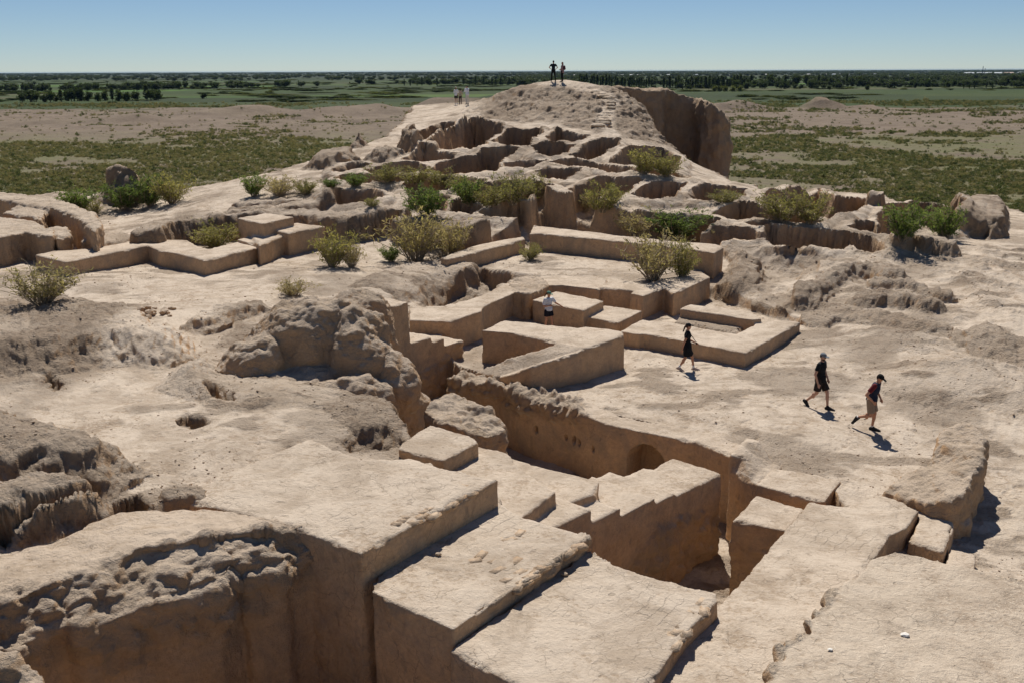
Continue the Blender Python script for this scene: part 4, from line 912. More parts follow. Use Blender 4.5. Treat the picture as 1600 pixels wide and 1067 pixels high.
BUSH = [(67,472,112,62,'dry','large dry bush on top of the low eroded mound'),(122,330,56,36,'green','green bush behind the curved brick ruin'),(150,334,22,22,'olive','small shrub against the outside of the curved brick ruin'),
 (193,326,52,40,'green','rounded green bush beside the dark earth knoll'),(236,321,46,46,'green','upright green bush between two others near the knoll'),(270,317,54,44,'olive','loose olive bush at the end of the row near the knoll'),
 (338,386,66,40,'olive','olive bush inside the zigzag plaster wall'),(520,416,60,56,'olive','olive bush at the foot of the stepped plaster blocks'),(550,418,38,40,'dry','dry spiky bush leaning against the olive bush by the plaster blocks'),
 (460,462,52,28,'dry','dry grassy tuft on the crest of the eroded tower stub'),(650,408,96,76,'dry','biggest dry grey bush on the pale open ground'),(702,402,70,58,'dry','dry bush half hidden behind the short plastered wall'),(612,409,32,24,'green','little green shrub beside the biggest dry grey bush'),
 (666,337,62,44,'green','bright green bush in a hollow of the ruin field'),(397,306,38,32,'green','spiky green bush at the end of the shrub row on the slope'),(438,305,60,30,'dry','dry shrub in the shrub row on the slope'),(478,303,40,22,'olive','low olive shrub in the shrub row on the slope'),
 (518,293,30,14,'green','low green shrub at the end of the long trench'),(555,291,36,20,'green','green shrub in the long trench'),(604,285,46,28,'olive','olive shrub in the long trench'),(648,288,52,26,'olive','wide olive shrub in the long trench'),(692,291,52,26,'olive','olive shrub in the trench beyond the wide one'),(722,298,36,22,'olive','last olive shrub where the trench meets the overgrown room'),
 (735,322,44,40,'green','green bush at the corner of the overgrown room'),(766,324,50,34,'olive','low olive bush in front of the overgrown room'),(802,320,66,46,'olive','tall olive bush filling the overgrown room'),(838,314,44,40,'olive','olive bush at the back of the overgrown room'),
 (942,332,62,46,'olive','lone olive bush at the front of the wide room'),(918,330,34,26,'dry','dry shrub beside the lone olive bush'),(1008,272,48,36,'olive','olive green bush in the hollow below the tower'),(1042,277,44,34,'olive','second bush in the hollow below the tower'),
 (1000,372,70,42,'dry','dry bush behind the long plastered wall'),(1058,374,80,44,'green','green bush behind the long plastered wall'),(1022,440,92,74,'dry','tallest dry bush above the notched corner wall'),(1065,436,44,58,'olive','leafy green side of the tallest bush above the corner wall'),
 (1132,318,50,20,'olive','low shrub half filling a room'),(1222,348,66,46,'olive','olive bush in the large scrub filled room'),(1268,352,58,48,'olive','second olive bush in the large scrub filled room'),
 (1412,378,66,54,'green','big bright green bush near the platform edge'),(1478,374,54,48,'green','neighbour of the big bright green bush near the platform edge'),(828,407,34,26,'olive','small shrub in the corner of two plastered walls'),(810,552,38,15,'yellow','small yellow plant inside the U shaped block'),
 (582,322,26,14,'olive','tiny shrub in the dusty hollow behind the long crumbling wall'),(1110,368,14,9,'dry','tiny dry tuft at the rim of a crumbling hollow')]
rgb = random.Random(21)
for px, py, wpx, hpx, kind, lab in BUSH:
    w_ = PH(px, py, 20); d = w_.y * cp + (HCAM - w_.z) * sp
    s, l = rgb.choice(BV[kind]); e = empty('bush', w_ - Vector((0, 0, .04))); W = wpx * d / F; H = hpx * d / F / cp
    e.rotation_euler = (0, 0, rgb.uniform(0, 6.28)); e.scale = (W, W, H)
    tag(e, lab, 'bush', 'desert bushes among the ruins'); link('stems', s, None, e); link('foliage', l, None, e)

# ------------------------------------------------------------------ scrub on the plain (too many to count)
def scatter(name, pts_, sc, rot, idx, srcs, label):
    me = bpy.data.meshes.new(name); me.from_pydata([tuple(p) for p in pts_], [], [])
    for an, tp, av in (('sc', 'FLOAT_VECTOR', sc), ('rz', 'FLOAT', rot), ('ix', 'INT', idx)):
        a = me.attributes.new(an, tp, 'POINT')
        a.data.foreach_set('vector' if tp == 'FLOAT_VECTOR' else 'value', np.ascontiguousarray(av, dtype=np.int32 if tp == 'INT' else np.float32).ravel())
    o = link(name, me); c = bpy.data.collections.new(name + '_kinds')
    for i, (mm, mat) in enumerate(srcs):
        so = bpy.data.objects.new('%s_kind_%d' % (name, i), mm); c.objects.link(so)
        if not mm.materials: mm.materials.append(mat)
    ng = bpy.data.node_groups.new(name, 'GeometryNodeTree'); ng.interface.new_socket('Geometry', in_out='INPUT', socket_type='NodeSocketGeometry'); ng.interface.new_socket('Geometry', in_out='OUTPUT', socket_type='NodeSocketGeometry')
    n = ng.nodes; L = ng.links; gi = n.new('NodeGroupInput'); go = n.new('NodeGroupOutput')
    iop = n.new('GeometryNodeInstanceOnPoints'); ci = n.new('GeometryNodeCollectionInfo'); ci.inputs['Collection'].default_value = c; ci.inputs['Separate Children'].default_value = True; ci.inputs['Reset Children'].default_value = True
    def attr(nm, tp):
        a = n.new('GeometryNodeInputNamedAttribute'); a.data_type = tp; a.inputs['Name'].default_value = nm; return a.outputs[0]
    cx_ = n.new('ShaderNodeCombineXYZ'); L.new(attr('rz', 'FLOAT'), cx_.inputs[2]); er = n.new('FunctionNodeEulerToRotation'); L.new(cx_.outputs[0], er.inputs[0])
    L.new(gi.outputs[0], iop.inputs['Points']); L.new(ci.outputs[0], iop.inputs['Instance']); iop.inputs['Pick Instance'].default_value = True
    L.new(attr('ix', 'INT'), iop.inputs['Instance Index']); L.new(er.outputs[0], iop.inputs['Rotation']); L.new(attr('sc', 'FLOAT_VECTOR'), iop.inputs['Scale']); L.new(iop.outputs[0], go.inputs[0])
    md = o.modifiers.new('scatter', 'NODES'); md.node_group = ng
    tag(o, label, None, None, 'stuff'); return o
def clump(seed, n, size, hgt, mat, flat=.6):
    rg = np.random.default_rng(seed); k = 9
    c = rg.normal(size=(k, 3)) * np.array([.26, .26, .18]) + np.array([0, 0, hgt * .5]); c[:, 2] = np.clip(c[:, 2], .08, None)
    cen = c[rg.integers(0, k, n)] + rg.normal(size=(n, 3)) * .12; cen[:, 2] = np.clip(cen[:, 2], .02, None)
    V, Fc = leaf_cloud(cen, n, size, seed, flat, .6); return mesh_np('clump', V, Fc, False), mat
def pebble(seed):
    bm = bmesh.new(); bmesh.ops.create_icosphere(bm, subdivisions=1, radius=1.0); rg_ = random.Random(seed)
    for v in bm.verts: v.co *= rg_.uniform(.7, 1.15)
    me = bpy.data.meshes.new('crumb'); bm.to_mesh(me); bm.free(); return me, M_ground
scatter('loose_rubble', *GRAVEL, [pebble(i) for i in range(4)], 'loose crumbs of dry mud strewn over the ground')
LP = [leaf_mat('scrub_green', [(.075, .09, .032), (.11, .122, .05), (.135, .14, .06)]), leaf_mat('scrub_olive', [(.15, .14, .065), (.19, .17, .085), (.22, .19, .10)]), leaf_mat('scrub_dark', [(.04, .056, .022), (.065, .082, .03), (.085, .10, .04)])]
srcs = [clump(301, 130, .17, .7, LP[0]), clump(302, 130, .16, .6, LP[1]), clump(303, 130, .17, .8, LP[2]), clump(304, 110, .15, .45, LP[0])]
rs = np.random.default_rng(55)
n_ = 150000; Y = 150 * np.exp(rs.random(n_) * math.log(800 / 150)); U = rs.uniform(-.62, .62, n_); X = U * (Y + 20)
q = p3(X, Y); dn = fbm(q, 55, 4, 221) + .6 * fbm(q, 14, 3, 223)
thr = np.where(X < 0, np.interp(Y, [150, 330, 370, 420, 600, 760, 800], [-.35, -.32, .15, .42, .55, .1, .0]), np.interp(Y, [150, 180, 220, 420, 470, 520, 640, 700, 800], [.25, .15, -.12, -.02, .15, .2, .22, .0, -.1]))
zz = pzz(X, Y); keep = (dn > thr + .07 + np.where(zz > ZP + 2, .25, 0)) | (rs.random(n_) < .035)
X, Y, zz = X[keep], Y[keep], zz[keep]; m_ = len(X)
siz = rs.gamma(5, .2, m_) * np.interp(Y, [150, 400, 800], [.62, .85, 1.3]); ix = rs.choice(4, m_, p=[.36, .30, .14, .20]); ix = np.where(X < -20, rs.choice(4, m_, p=[.28, .47, .07, .18]), ix)
scatter('plain_scrub', np.stack([X, Y, zz - .05], -1), np.stack([siz, siz, siz * .8], -1), rs.uniform(0, 6.28, m_), ix, srcs, 'low desert scrub dotted over the plain')

# ------------------------------------------------------------------ trees: poplars and willows beyond the old town
def tree_mesh(seed, kind):
    rg = np.random.default_rng(seed)
    if kind == 'poplar':
        n = 420; t = rg.random(n) ** .8; a = rg.uniform(0, 6.28, n); r = .115 * np.sin(np.pi * np.clip(t * .93 + .05, 0, 1)) ** .6 * np.sqrt(rg.random(n)) * (1 + .3 * np.sin(a * 3 + t * 9)); cen = np.stack([r * np.cos(a), r * np.sin(a), .08 + t * .9], -1); V, Fc = leaf_cloud(cen, n, .075, seed, .6, .8); trunk = tube([(0, 0, 0), (0, 0, .4), (.01, 0, .8)], .018, .005, 5)
    else:
        k = 14; c = rg.normal(size=(k, 3)); c /= np.linalg.norm(c, axis=1, keepdims=True); c *= rg.uniform(.12, .34, (k, 1)); c[:, 2] = .47 + c[:, 2] * 1.05; n = 620
        cen = c[rg.integers(0, k, n)] + rg.normal(size=(n, 3)) * .085; cen[:, 2] = np.clip(cen[:, 2], .03, 1.0); V, Fc = leaf_cloud(cen, n, .10, seed, .7, .3)
        tr = [tube([(0, 0, 0), (.01, .01, .25), (.0, .02, .45)], .035, .02, 5)] + [tube([(0, .01, .3), tuple(c[i] * .8 + np.array([0, 0, .05]))], .018, .006, 4) for i in range(4)]; trunk = merge(tr)
    tm = mesh_np('trunk', trunk[0], trunk[1]); tm.materials.append(M_trunk)
    cm = mesh_np('crown', V, Fc, False); cm.materials.append(LT[seed % len(LT)]); return tm, cm
M_trunk = plain_mat('bark', (.12, .09, .065), .2)
LT = [leaf_mat('tree_green', [(.028, .042, .014), (.045, .066, .02), (.06, .08, .026)]), leaf_mat('tree_deep', [(.022, .036, .014), (.036, .054, .019), (.05, .066, .024)]), leaf_mat('tree_light', [(.06, .075, .02), (.09, .11, .03), (.12, .13, .04)])]
TP = [tree_mesh(s, 'poplar') for s in (300, 301, 303)]; TW = [tree_mesh(s, 'willow') for s in (330, 331, 334, 336)]; TL = [tree_mesh(332, 'willow')]
def tree(px, ybase, hpx, kind, lab, grp, wide=1.0):
    w_ = Vector(P(px, ybase, ZP)); d = w_.y * cp + (HCAM - w_.z) * sp; H = hpx * 1.3 * d / F
    tm, cm = rgb.choice({'poplar': TP, 'willow': TW, 'light': TL}[kind]); e = empty('poplar_tree' if kind == 'poplar' else 'tree', (w_.x, w_.y, float(pzz(w_.x, w_.y)) - .1)); e.rotation_euler = (0, 0, rgb.uniform(0, 6.28))
    e.scale = (H * wide, H * wide, H); tag(e, lab, 'tree', grp); link('trunk', tm, None, e); link('crown', cm, None, e)
L1_ = 'rounded dark tree in the row beyond the bare earth banks'
for px, h, k, wd in [(36,13,'willow',1.1),(50,17,'willow',1),(58,12,'willow',1.2),(70,11,'willow',1.3),(80,14,'willow',1.1),(88,11,'willow',1),(97,14,'poplar',1.6),(106,15,'willow',.9),(113,18,'willow',.9),(122,19,'willow',.8),(129,17,'willow',.9),(140,14,'willow',1.1),(155,11,'willow',1.2),(166,13,'willow',1.1),(177,15,'poplar',1.5),(187,15,'willow',1),(200,12,'willow',1.3),(213,13,'willow',1.2),(231,18,'poplar',1.7),(237,15,'willow',.9),(244,16,'willow',1),(249,13,'willow',1)]:
    tree(px, 157.5 + rgb.uniform(-.8, .8) - (px - 30) * .01, h, k, L1_, 'tree row beyond the banks', wd)
for px, yb, h in [(12,139,9),(24,140,10),(320,153,9),(55,130,4),(80,140,5),(160,139,5),(225,139,5)]: tree(px, yb, h, 'willow', 'lone round tree standing apart in the fields beyond the tree row', 'lone field trees', 1.3)
for i in range(26):
    px = 630 + i * 10.5 + rgb.uniform(-4, 4)
    if 690 < px < 720 or px > 815: continue
    tree(px, 134 + rgb.uniform(-1, 1), rgb.uniform(6, 11), 'poplar', 'slim poplar in the broken row behind the standing group', 'poplars behind the standing group')
for x0, x1, n, yb, h0, h1, lb in [(905,968,16,138,11,16,'tall poplar in the row beyond the stepped shoulder of the mound'),(970,1020,14,138,9,13,'poplar in the lower row beyond the left corner of the tower'),(1035,1100,20,139,9,15,'tall poplar in the row above the middle of the tower top'),(1100,1175,24,140,10,16,'tall poplar in the row behind the pale yellow green trees')]:
    for i in range(n): tree(x0 + (x1 - x0) * (i + rgb.random()) / n, yb + rgb.uniform(-1.2, 1), rgb.uniform(h0, h1), 'poplar', lb, 'dense poplar rows', 1.2)
for px, h, k in [(1205,15,'willow'),(1218,12,'poplar'),(1228,13,'poplar'),(1246,15,'willow'),(1262,15,'willow'),(1272,13,'willow'),(1280,14,'poplar'),(1290,14,'willow'),(1303,13,'willow'),(1316,12,'willow'),(1324,14,'poplar'),(1332,14,'willow'),(1341,13,'willow'),(1350,14,'willow'),(1360,12,'willow'),(1364,12,'willow')]:
    tree(px, 137 + rgb.uniform(-.7, .7), h, k, 'dense dark tree in the belt beyond the small ruined knolls', 'tree belt beyond the knolls', 1.0)
for px, yb, h in [(1395,137,11),(1432,140,9),(1445,138,11),(1452,139,10),(1482,140,9),(1253,141,7),(1377,137,9),(1297,143,6),(1357,143,7)]: tree(px, yb, h, 'willow', 'round tree standing alone in the fields right of the dense belt', 'single field trees', 1.2)
for px in (1118, 1126, 1134, 1146, 1158): tree(px, 145, 8, 'light', 'pale yellow green tree in front of the poplar rows', 'pale trees before the poplars', 1.2)
for px, h in [(1575,13),(1583,15),(1590,14),(1597,15),(1568,10),(1605,14),(1612,13)]: tree(px, 137.5, h, 'willow', 'dark tree in the clump near the white sheds', 'clump near the white sheds', 1.1)
for px in (1507, 1516, 1524, 1542, 1552): tree(px, 142, rgb.uniform(5, 8), 'poplar', 'thin small poplar standing in the open field', 'thin poplars in the field')
# distant woodland
n_ = 9000; Yf = 1300 * np.exp(rs.random(n_) * math.log(15000 / 1300)); Uf = rs.uniform(-.62, .62, n_); Xf = Uf * Yf
q = p3(Xf, Yf); dn = fbm(q, 500, 4, 231) + .5 * fbm(q, 90, 2, 233) + np.where(Xf > 0, .12, -.12) + np.interp(Yf, [1300, 2500, 6000], [-.32, -.08, .2])
k_ = dn > .02; Xf, Yf = Xf[k_], Yf[k_]; hh = rs.uniform(6, 13, len(Xf)); wd = hh * rs.uniform(.9, 1.8, len(Xf)) * np.interp(Yf, [1300, 8000], [1, 3])
scatter('distant_woodland', np.stack([Xf, Yf, np.full(len(Xf), ZP - .2)], -1), np.stack([wd, wd, hh], -1), rs.uniform(0, 6.28, len(Xf)), rs.choice(3, len(Xf)), [(TW[0][1], None), (TW[1][1], None), (TW[2][1], None)], 'hazy belts of distant trees along the horizon')

# field hedges and reed lines
n_ = 1700; Yh = 790 * np.exp(rs.random(n_) ** .8 * math.log(3600 / 790)); Uh = rs.uniform(-.62, .62, n_); Xh = Uh * Yh
dn = fbm(p3(Xh, Yh), 220, 3, 241); k_ = dn > -.12; Xh, Yh = Xh[k_], Yh[k_]; m_ = len(Xh); lx = rs.gamma(2, 14, m_); hh = rs.uniform(1.2, 3.2, m_)
scatter('field_hedges', np.stack([Xh, Yh, np.full(m_, ZP - .3)], -1), np.stack([lx, rs.uniform(3, 9, m_), hh], -1), rs.normal(0, .12, m_), rs.choice(3, m_), [(TW[0][1], None), (TW[3][1], None), (TL[0][1], None)], 'dark hedge and reed lines between the green fields')
# ------------------------------------------------------------------ far houses
M_white = plain_mat('whitewash', (.78, .77, .74), .05); M_roof = plain_mat('metal_roof', (.62, .66, .70), .08, .5); M_roofr = plain_mat('pink_roof', (.60, .47, .42), .08)
M_pane = plain_mat('dark_window', (.06, .07, .08), .1, .3)
def house(px, py, wpx, hpx, lab, roof):
    w_ = Vector(P(px, py, ZP)); w_ = w_ if 0 < w_.y < 5200 else Vector(PY(px, py, 4200.)); s = w_.y / F
    W, H = wpx * s, max(hpx * s, 4); D = min(W * .5, 14); z = ZP - .2
    e = empty('farm_building', (w_.x, w_.y, z)); tag(e, lab, 'building', 'far white buildings')
    V = [(-W/2,-D/2,0),(W/2,-D/2,0),(W/2,D/2,0),(-W/2,D/2,0),(-W/2,-D/2,H*.65),(W/2,-D/2,H*.65),(W/2,D/2,H*.65),(-W/2,D/2,H*.65)]
    me = bpy.data.meshes.new('wall'); me.from_pydata(V, [], [(0,1,5,4),(1,2,6,5),(2,3,7,6),(3,0,4,7)]); link('wall', me, M_white, e)
    V = [(-W*.53,-D*.56,H*.65),(W*.53,-D*.56,H*.65),(W*.53,D*.56,H*.65),(-W*.53,D*.56,H*.65),(-W*.5,0,H),(W*.5,0,H)]
    me = bpy.data.meshes.new('roof'); me.from_pydata(V, [], [(0,1,5,4),(2,3,4,5),(1,2,5),(3,0,4),(0,3,2,1)]); link('roof', me, roof, e)
    for i in range(max(2, int(W / 9))):
        x = -W / 2 + W * (i + .5) / max(2, int(W / 9)); me = bpy.data.meshes.new('window'); h1, h0 = H * .45, H * .2
        me.from_pydata([(x-.9,-D/2-.05,h0),(x+.9,-D/2-.05,h0),(x+.9,-D/2-.05,h1),(x-.9,-D/2-.05,h1)], [], [(0,1,2,3)]); link('window', me, M_pane, e)
for px, py, w_, h_, lab, rf in [(1516,116,14,4,'long pale roofed shed farthest left in the shed row on the plain',M_roof),(1540,116,22,4,'long white shed below the two masts',M_roof),(1561,116,11,4,'short white shed between two long sheds',M_roof),(1578,116,13,4,'white shed with a pinkish roof beside a short shed',M_roofr),(1597,116,10,4,'white shed at the end of the shed row',M_roof)]: house(px, py, w_, h_, lab, rf)
for px, w_ in [(975,8),(988,6),(1000,6),(1046,5),(1090,4),(1140,3),(1198,5),(1265,5),(1290,6),(1305,5),(1315,4),(1325,7),(1348,3),(1369,4),(1384,4),(1413,3),(1431,6),(1464,3),(1049,4),(901,6),(249,4),(30,4),(40,3),(1350,4)]:
    house(px, 115.2 + rgb.uniform(-.6, 1.2), w_, 2.6, 'tiny white house among the hazy far trees', rgb.choice([M_roof, M_white]))
for px, h in [(1537, 13), (1540.5, 10)]:
    w_ = Vector(PY(px, 116, 4100.)); bmx = tube([(0, 0, 0), (0, 0, h * 4100 / F * .6), (0, 0, h * 4100 / F)], 1.6, 1.0, 8); o = link('chimney', mesh_np('chimney', *bmx), plain_mat('chimney_grey', (.25, .25, .26))); o.location = (w_.x, w_.y, ZP); tag(o, 'taller thin chimney above the white sheds' if h > 11 else 'shorter thin chimney above the white sheds', 'chimney')
# air
bm = bmesh.new(); bmesh.ops.create_cube(bm, size=1.0); me = bpy.data.meshes.new('haze'); bm.to_mesh(me); bm.free()
hzm = bpy.data.materials.new('haze'); hzm.use_nodes = True; nt = hzm.node_tree; nt.nodes.remove(nt.nodes['Principled BSDF']); pv = nt.nodes.new('ShaderNodeVolumePrincipled'); pv.inputs['Color'].default_value = (.42, .66, .98, 1); pv.inputs['Density'].default_value = 1.3e-5; pv.inputs['Anisotropy'].default_value = 0.0
nt.links.new(pv.outputs[0], nt.nodes['Material Output'].inputs['Volume'])
ho = link('haze', me, hzm); ho.scale = (52000, 33000, 30.5); ho.location = (0, 16400, -.05 - 3.5 + 1.0); tag(ho, 'thin blue haze over the plain', None, None, 'stuff')

# ------------------------------------------------------------------ people
def ell(bm, c, r, rot=None, seg=14):
    M = Matrix.Translation(Vector(c)) @ (rot.to_4x4() if rot is not None else Matrix.Identity(4)) @ Matrix.Diagonal((*r, 1))
    bmesh.ops.create_uvsphere(bm, u_segments=seg, v_segments=seg * 2 // 3, radius=1.0, matrix=M)
def cone(bm, a, ra, b, rb, cap=True):
    a, b = Vector(a), Vector(b); d = b - a; L = d.length
    if L < 1e-4: return
    q = d.to_track_quat('Z', 'Y').to_matrix().to_4x4()
    bmesh.ops.create_cone(bm, cap_ends=True, segments=12, radius1=ra, radius2=rb, depth=L, matrix=Matrix.Translation((a + b) / 2) @ q)
    if cap: ell(bm, a, (ra,) * 3, None, 10); ell(bm, b, (rb,) * 3, None, 10)
def skin(name, bm, mat, parent, vox, it=2):
    me = bpy.data.meshes.new('s'); bmesh.ops.recalc_face_normals(bm, faces=bm.faces); bm.to_mesh(me); bm.free()
    V, Fc, N = evalmesh(me, [('REMESH', dict(mode='VOXEL', voxel_size=vox)), ('SMOOTH', dict(factor=.5, iterations=it))])
    TRI[0] += len(Fc) * 2
    return link(name, mesh_np(name, V, Fc), mat, parent)
def lerp(a, b, t): return tuple(a[i] + (b[i] - a[i]) * t for i in range(3))
PM = {}
def cloth(col, rough=.85):
    k = tuple(col)
    if k not in PM: PM[k] = plain_mat('cloth_%d' % len(PM), col, .12, rough)
    return PM[k]
SKIN = plain_mat('skin', (.50, .29, .20), .06, .55); SKIN2 = plain_mat('sunned_skin', (.46, .24, .15), .06, .55)
def person(label, foot, fwd, height, pose, outfit, vox=.012, fingers=True, skinm=SKIN):
    root = empty('person', foot, math.atan2(fwd[1], fwd[0]) - math.pi / 2); k = height / 1.75; root.scale = (k, k, k); tag(root, label, 'person')
    J = dict(hipR=(.09, 0, .92), hipL=(-.09, 0, .92), kneeR=(.1, .03, .5), kneeL=(-.1, .03, .5), ankR=(.1, 0, .09), ankL=(-.1, 0, .09), toeR=(.12, .16, .03), toeL=(-.12, .16, .03),
             shR=(.185, 0, 1.42), shL=(-.185, 0, 1.42), elR=(.25, -.03, 1.13), elL=(-.25, -.03, 1.13), wrR=(.24, .07, .89), wrL=(-.24, .07, .89), pel=(0, 0, .95), abd=(0, 0, 1.1), chest=(0, 0, 1.3), neck=(0, 0, 1.5), head=(0, .015, 1.635), look=(0, 1, -.1))
    J.update(pose); fem = outfit.get('fem', False); sw = .9 if fem else 1.0
    b = bmesh.new()
    ell(b, J['pel'], (.16, .115, .12)); ell(b, J['abd'], (.135 * sw, .095, .16)); ell(b, J['chest'], (.165 * sw, .105, .2)); ell(b, lerp(J['shR'], J['shL'], .5), (.19 * sw, .075, .07))
    cone(b, lerp(J['chest'], J['neck'], .6), .06, lerp(J['neck'], J['head'], .45), .05)
    lk = Vector(J['look']).normalized(); up = Vector((0, 0, 1)); rt = lk.cross(up).normalized(); up = rt.cross(lk)
    HR = Matrix((rt, lk, up)).transposed()
    h = Vector(J['head'])
    def H(x, y, z): return h + HR @ Vector((x, y, z))
    ell(b, H(0, -.005, .015), (.075, .092, .105), HR); ell(b, H(0, .03, -.055), (.052, .055, .06), HR); ell(b, H(0, .088, -.008), (.011, .02, .022), HR)
    for s in (-1, 1): ell(b, H(s * .077, -.005, -.005), (.012, .02, .03), HR); ell(b, H(s * .03, .082, .018), (.02, .012, .008), HR)
    ell(b, H(0, .082, -.052), (.024, .012, .008), HR)
    for s in 'RL':
        cone(b, J['sh' + s], .052, J['el' + s], .041); cone(b, J['el' + s], .041, J['wr' + s], .027)
        d = (Vector(J['wr' + s]) - Vector(J['el' + s])).normalized(); w_ = Vector(J['wr' + s]); sx = 1 if s == 'R' else -1
        side = d.cross(Vector((sx, 0, .2))).normalized(); palm = w_ + d * .05
        q = d.to_track_quat('Z', 'X').to_matrix(); ell(b, palm, (.022, .036, .05), None) if not fingers else None
        if fingers:
            cone(b, w_, .024, palm, .03)
            nrm = d.cross(side)
            for i, (o_, L_) in enumerate([(-.03, .065), (-.01, .078), (.01, .074), (.03, .055)]):
                a0 = palm + side * o_ + d * .025; a1 = a0 + d * L_ * .55 - nrm * .008 * sx; a2 = a1 + d * L_ * .4 - nrm * .022 * sx
                cone(b, a0, .0105, a1, .0095); cone(b, a1, .0095, a2, .008)
            t0 = palm - side * .03 - d * .02; t1 = t0 - side * .03 + d * .03; cone(b, t0, .012, t1, .011); cone(b, t1, .011, t1 + d * .03 + side * .006, .009)
        cone(b, J['hip' + s], .088, J['knee' + s], .056); cone(b, J['knee' + s], .054, J['ank' + s], .034); ell(b, lerp(J['knee' + s], J['ank' + s], .3), (.052, .056, .10))
        cone(b, J['ank' + s], .036, J['toe' + s], .03)
    skin('body', b, skinm, root, vox)
    cv = vox * 1.15
    def torso(col, grow=.016, sleeve=.6, hem=.9, name='shirt', sleevecol=None, long=False):
        b = bmesh.new(); ell(b, J['abd'], (.145 * sw + grow, .105 + grow, .19)); ell(b, J['chest'], (.168 * sw + grow, .112 + grow, .2)); ell(b, lerp(J['shR'], J['shL'], .5), (.195 * sw + grow, .08 + grow, .065 + grow * .6))
        cone(b, lerp(J['abd'], J['pel'], .3), .135 + grow, (J['pel'][0], J['pel'][1], hem), .15 + grow, False)
        if fem: ell(b, Vector(J['chest']) + Vector((.07, .08, .02)), (.06, .06, .06)); ell(b, Vector(J['chest']) + Vector((-.07, .08, .02)), (.06, .06, .06))
        for s in 'RL' if not sleevecol else '':
            if long: cone(b, J['sh' + s], .066, J['el' + s], .056); cone(b, J['el' + s], .055, lerp(J['el' + s], J['wr' + s], .92), .042)
            elif sleeve: cone(b, J['sh' + s], .068, lerp(J['sh' + s], J['el' + s], sleeve), .068, False); ell(b, J['sh' + s], (.069,) * 3)
        o = skin(name, b, cloth(col), root, cv)
        if sleevecol:
            for s in 'RL':
                b = bmesh.new(); ell(b, J['sh' + s], (.074,) * 3); cone(b, J['sh' + s], .073, lerp(J['sh' + s], J['el' + s], sleeve), .071, False); link_ = skin('sleeve', b, cloth(sleevecol), o, cv)
        return o
    if 'shirt' in outfit: torso(**outfit['shirt'])
    if 'shorts' in outfit:
        c, t, r_ = outfit['shorts']; b = bmesh.new(); ell(b, J['pel'], (.178, .135, .12)); ell(b, Vector(J['pel']) + Vector((0, 0, .06)), (.165, .125, .06))
        for s in 'RL': cone(b, J['hip' + s], .108, lerp(J['hip' + s], J['knee' + s], t), r_, False); ell(b, J['hip' + s], (.108,) * 3)
        skin('shorts', b, cloth(c), root, cv)
    if 'skirt' in outfit:
        c, z0 = outfit['skirt']; b = bmesh.new(); ell(b, J['pel'], (.175, .135, .13)); m_ = lerp(J['kneeR'], J['kneeL'], .5)
        cone(b, (J['pel'][0], J['pel'][1], .93), .16, (m_[0] * .6, m_[1] * .6, z0), .165, False)
        for s in 'RL': cone(b, J['hip' + s], .105, lerp(J['hip' + s], J['knee' + s], .85), .092, False)
        skin('skirt', b, cloth(c), root, cv)
    if 'trousers' in outfit:
        b = bmesh.new(); ell(b, J['pel'], (.172, .128, .125))
        for s in 'RL': cone(b, J['hip' + s], .103, J['knee' + s], .07); cone(b, J['knee' + s], .07, J['ank' + s], .055)
        skin('trousers', b, cloth(outfit['trousers']), root, cv)
    for s in 'RL':
        if 'socks' in outfit: b = bmesh.new(); cone(b, J['ank' + s], .041, lerp(J['ank' + s], J['knee' + s], outfit['socks'][1]), .044, False); skin('sock', b, cloth(outfit['socks'][0]), root, cv, 1)
        if 'shoes' in outfit:
            b = bmesh.new(); a, t = Vector(J['ank' + s]), Vector(J['toe' + s]); d = (t - a); n_ = Vector((0, 0, -1)) - d.normalized() * d.normalized().dot(Vector((0, 0, -1))); n_.normalize()
            heel = a + n_ * .055 - d.normalized() * .03 if d.length > 1e-3 else a; ball = t + n_ * .0
            cone(b, heel, .045, ball, .043); cone(b, a, .045, lerp(a, t, .75), .04); ell(b, ball + d.normalized() * .03, (.045, .05, .035)); skin('shoe', b, cloth(outfit['shoes']), root, cv, 1)
    if 'hair' in outfit:
        c, tail = outfit['hair']; b = bmesh.new(); ell(b, H(0, -.022, .03), (.085, .092, .098), HR)
        if tail == 'pony': ell(b, H(0, -.11, .0), (.03, .035, .03)); cone(b, H(0, -.12, -.01), .032, H(.0, -.16, -.2), .022)
        if tail == 'long': ell(b, H(0, -.05, -.08), (.085, .06, .12), HR)
        skin('hair', b, cloth(c), root, cv)
    if 'beard' in outfit: b = bmesh.new(); ell(b, H(0, .036, -.07), (.057, .058, .052), HR); skin('beard', b, cloth(outfit['beard']), root, cv, 1)
    if 'cap' in outfit:
        c, br = outfit['cap']; b = bmesh.new(); ell(b, H(0, -.008, .058), (.088, .104, .075), HR); o = skin('cap', b, cloth(c), root, cv, 1)
        b = bmesh.new(); ell(b, H(0, .125 if br < .2 else 0, .06), (.075, .075, .012) if br < .2 else (.17, .18, .012), HR); skin('brim', b, cloth(c), o, cv * .8, 1)
    if 'glasses' in outfit:
        b = bmesh.new(); [ell(b, H(s * .033, .088, .016), (.03, .012, .02), HR) for s in (-1, 1)]; cone(b, H(-.03, .093, .02), .006, H(.03, .093, .02), .006); skin('sunglasses', b, cloth((.015, .015, .018), .3), root, .007, 1)
    if 'pack' in outfit: b = bmesh.new(); c = Vector(J['chest']) + Vector((0, -.2, -.06)); ell(b, c, (.15, .09, .22)); ell(b, c + Vector((0, -.05, -.08)), (.11, .07, .10)); skin('backpack', b, cloth(outfit['pack']), root, cv)
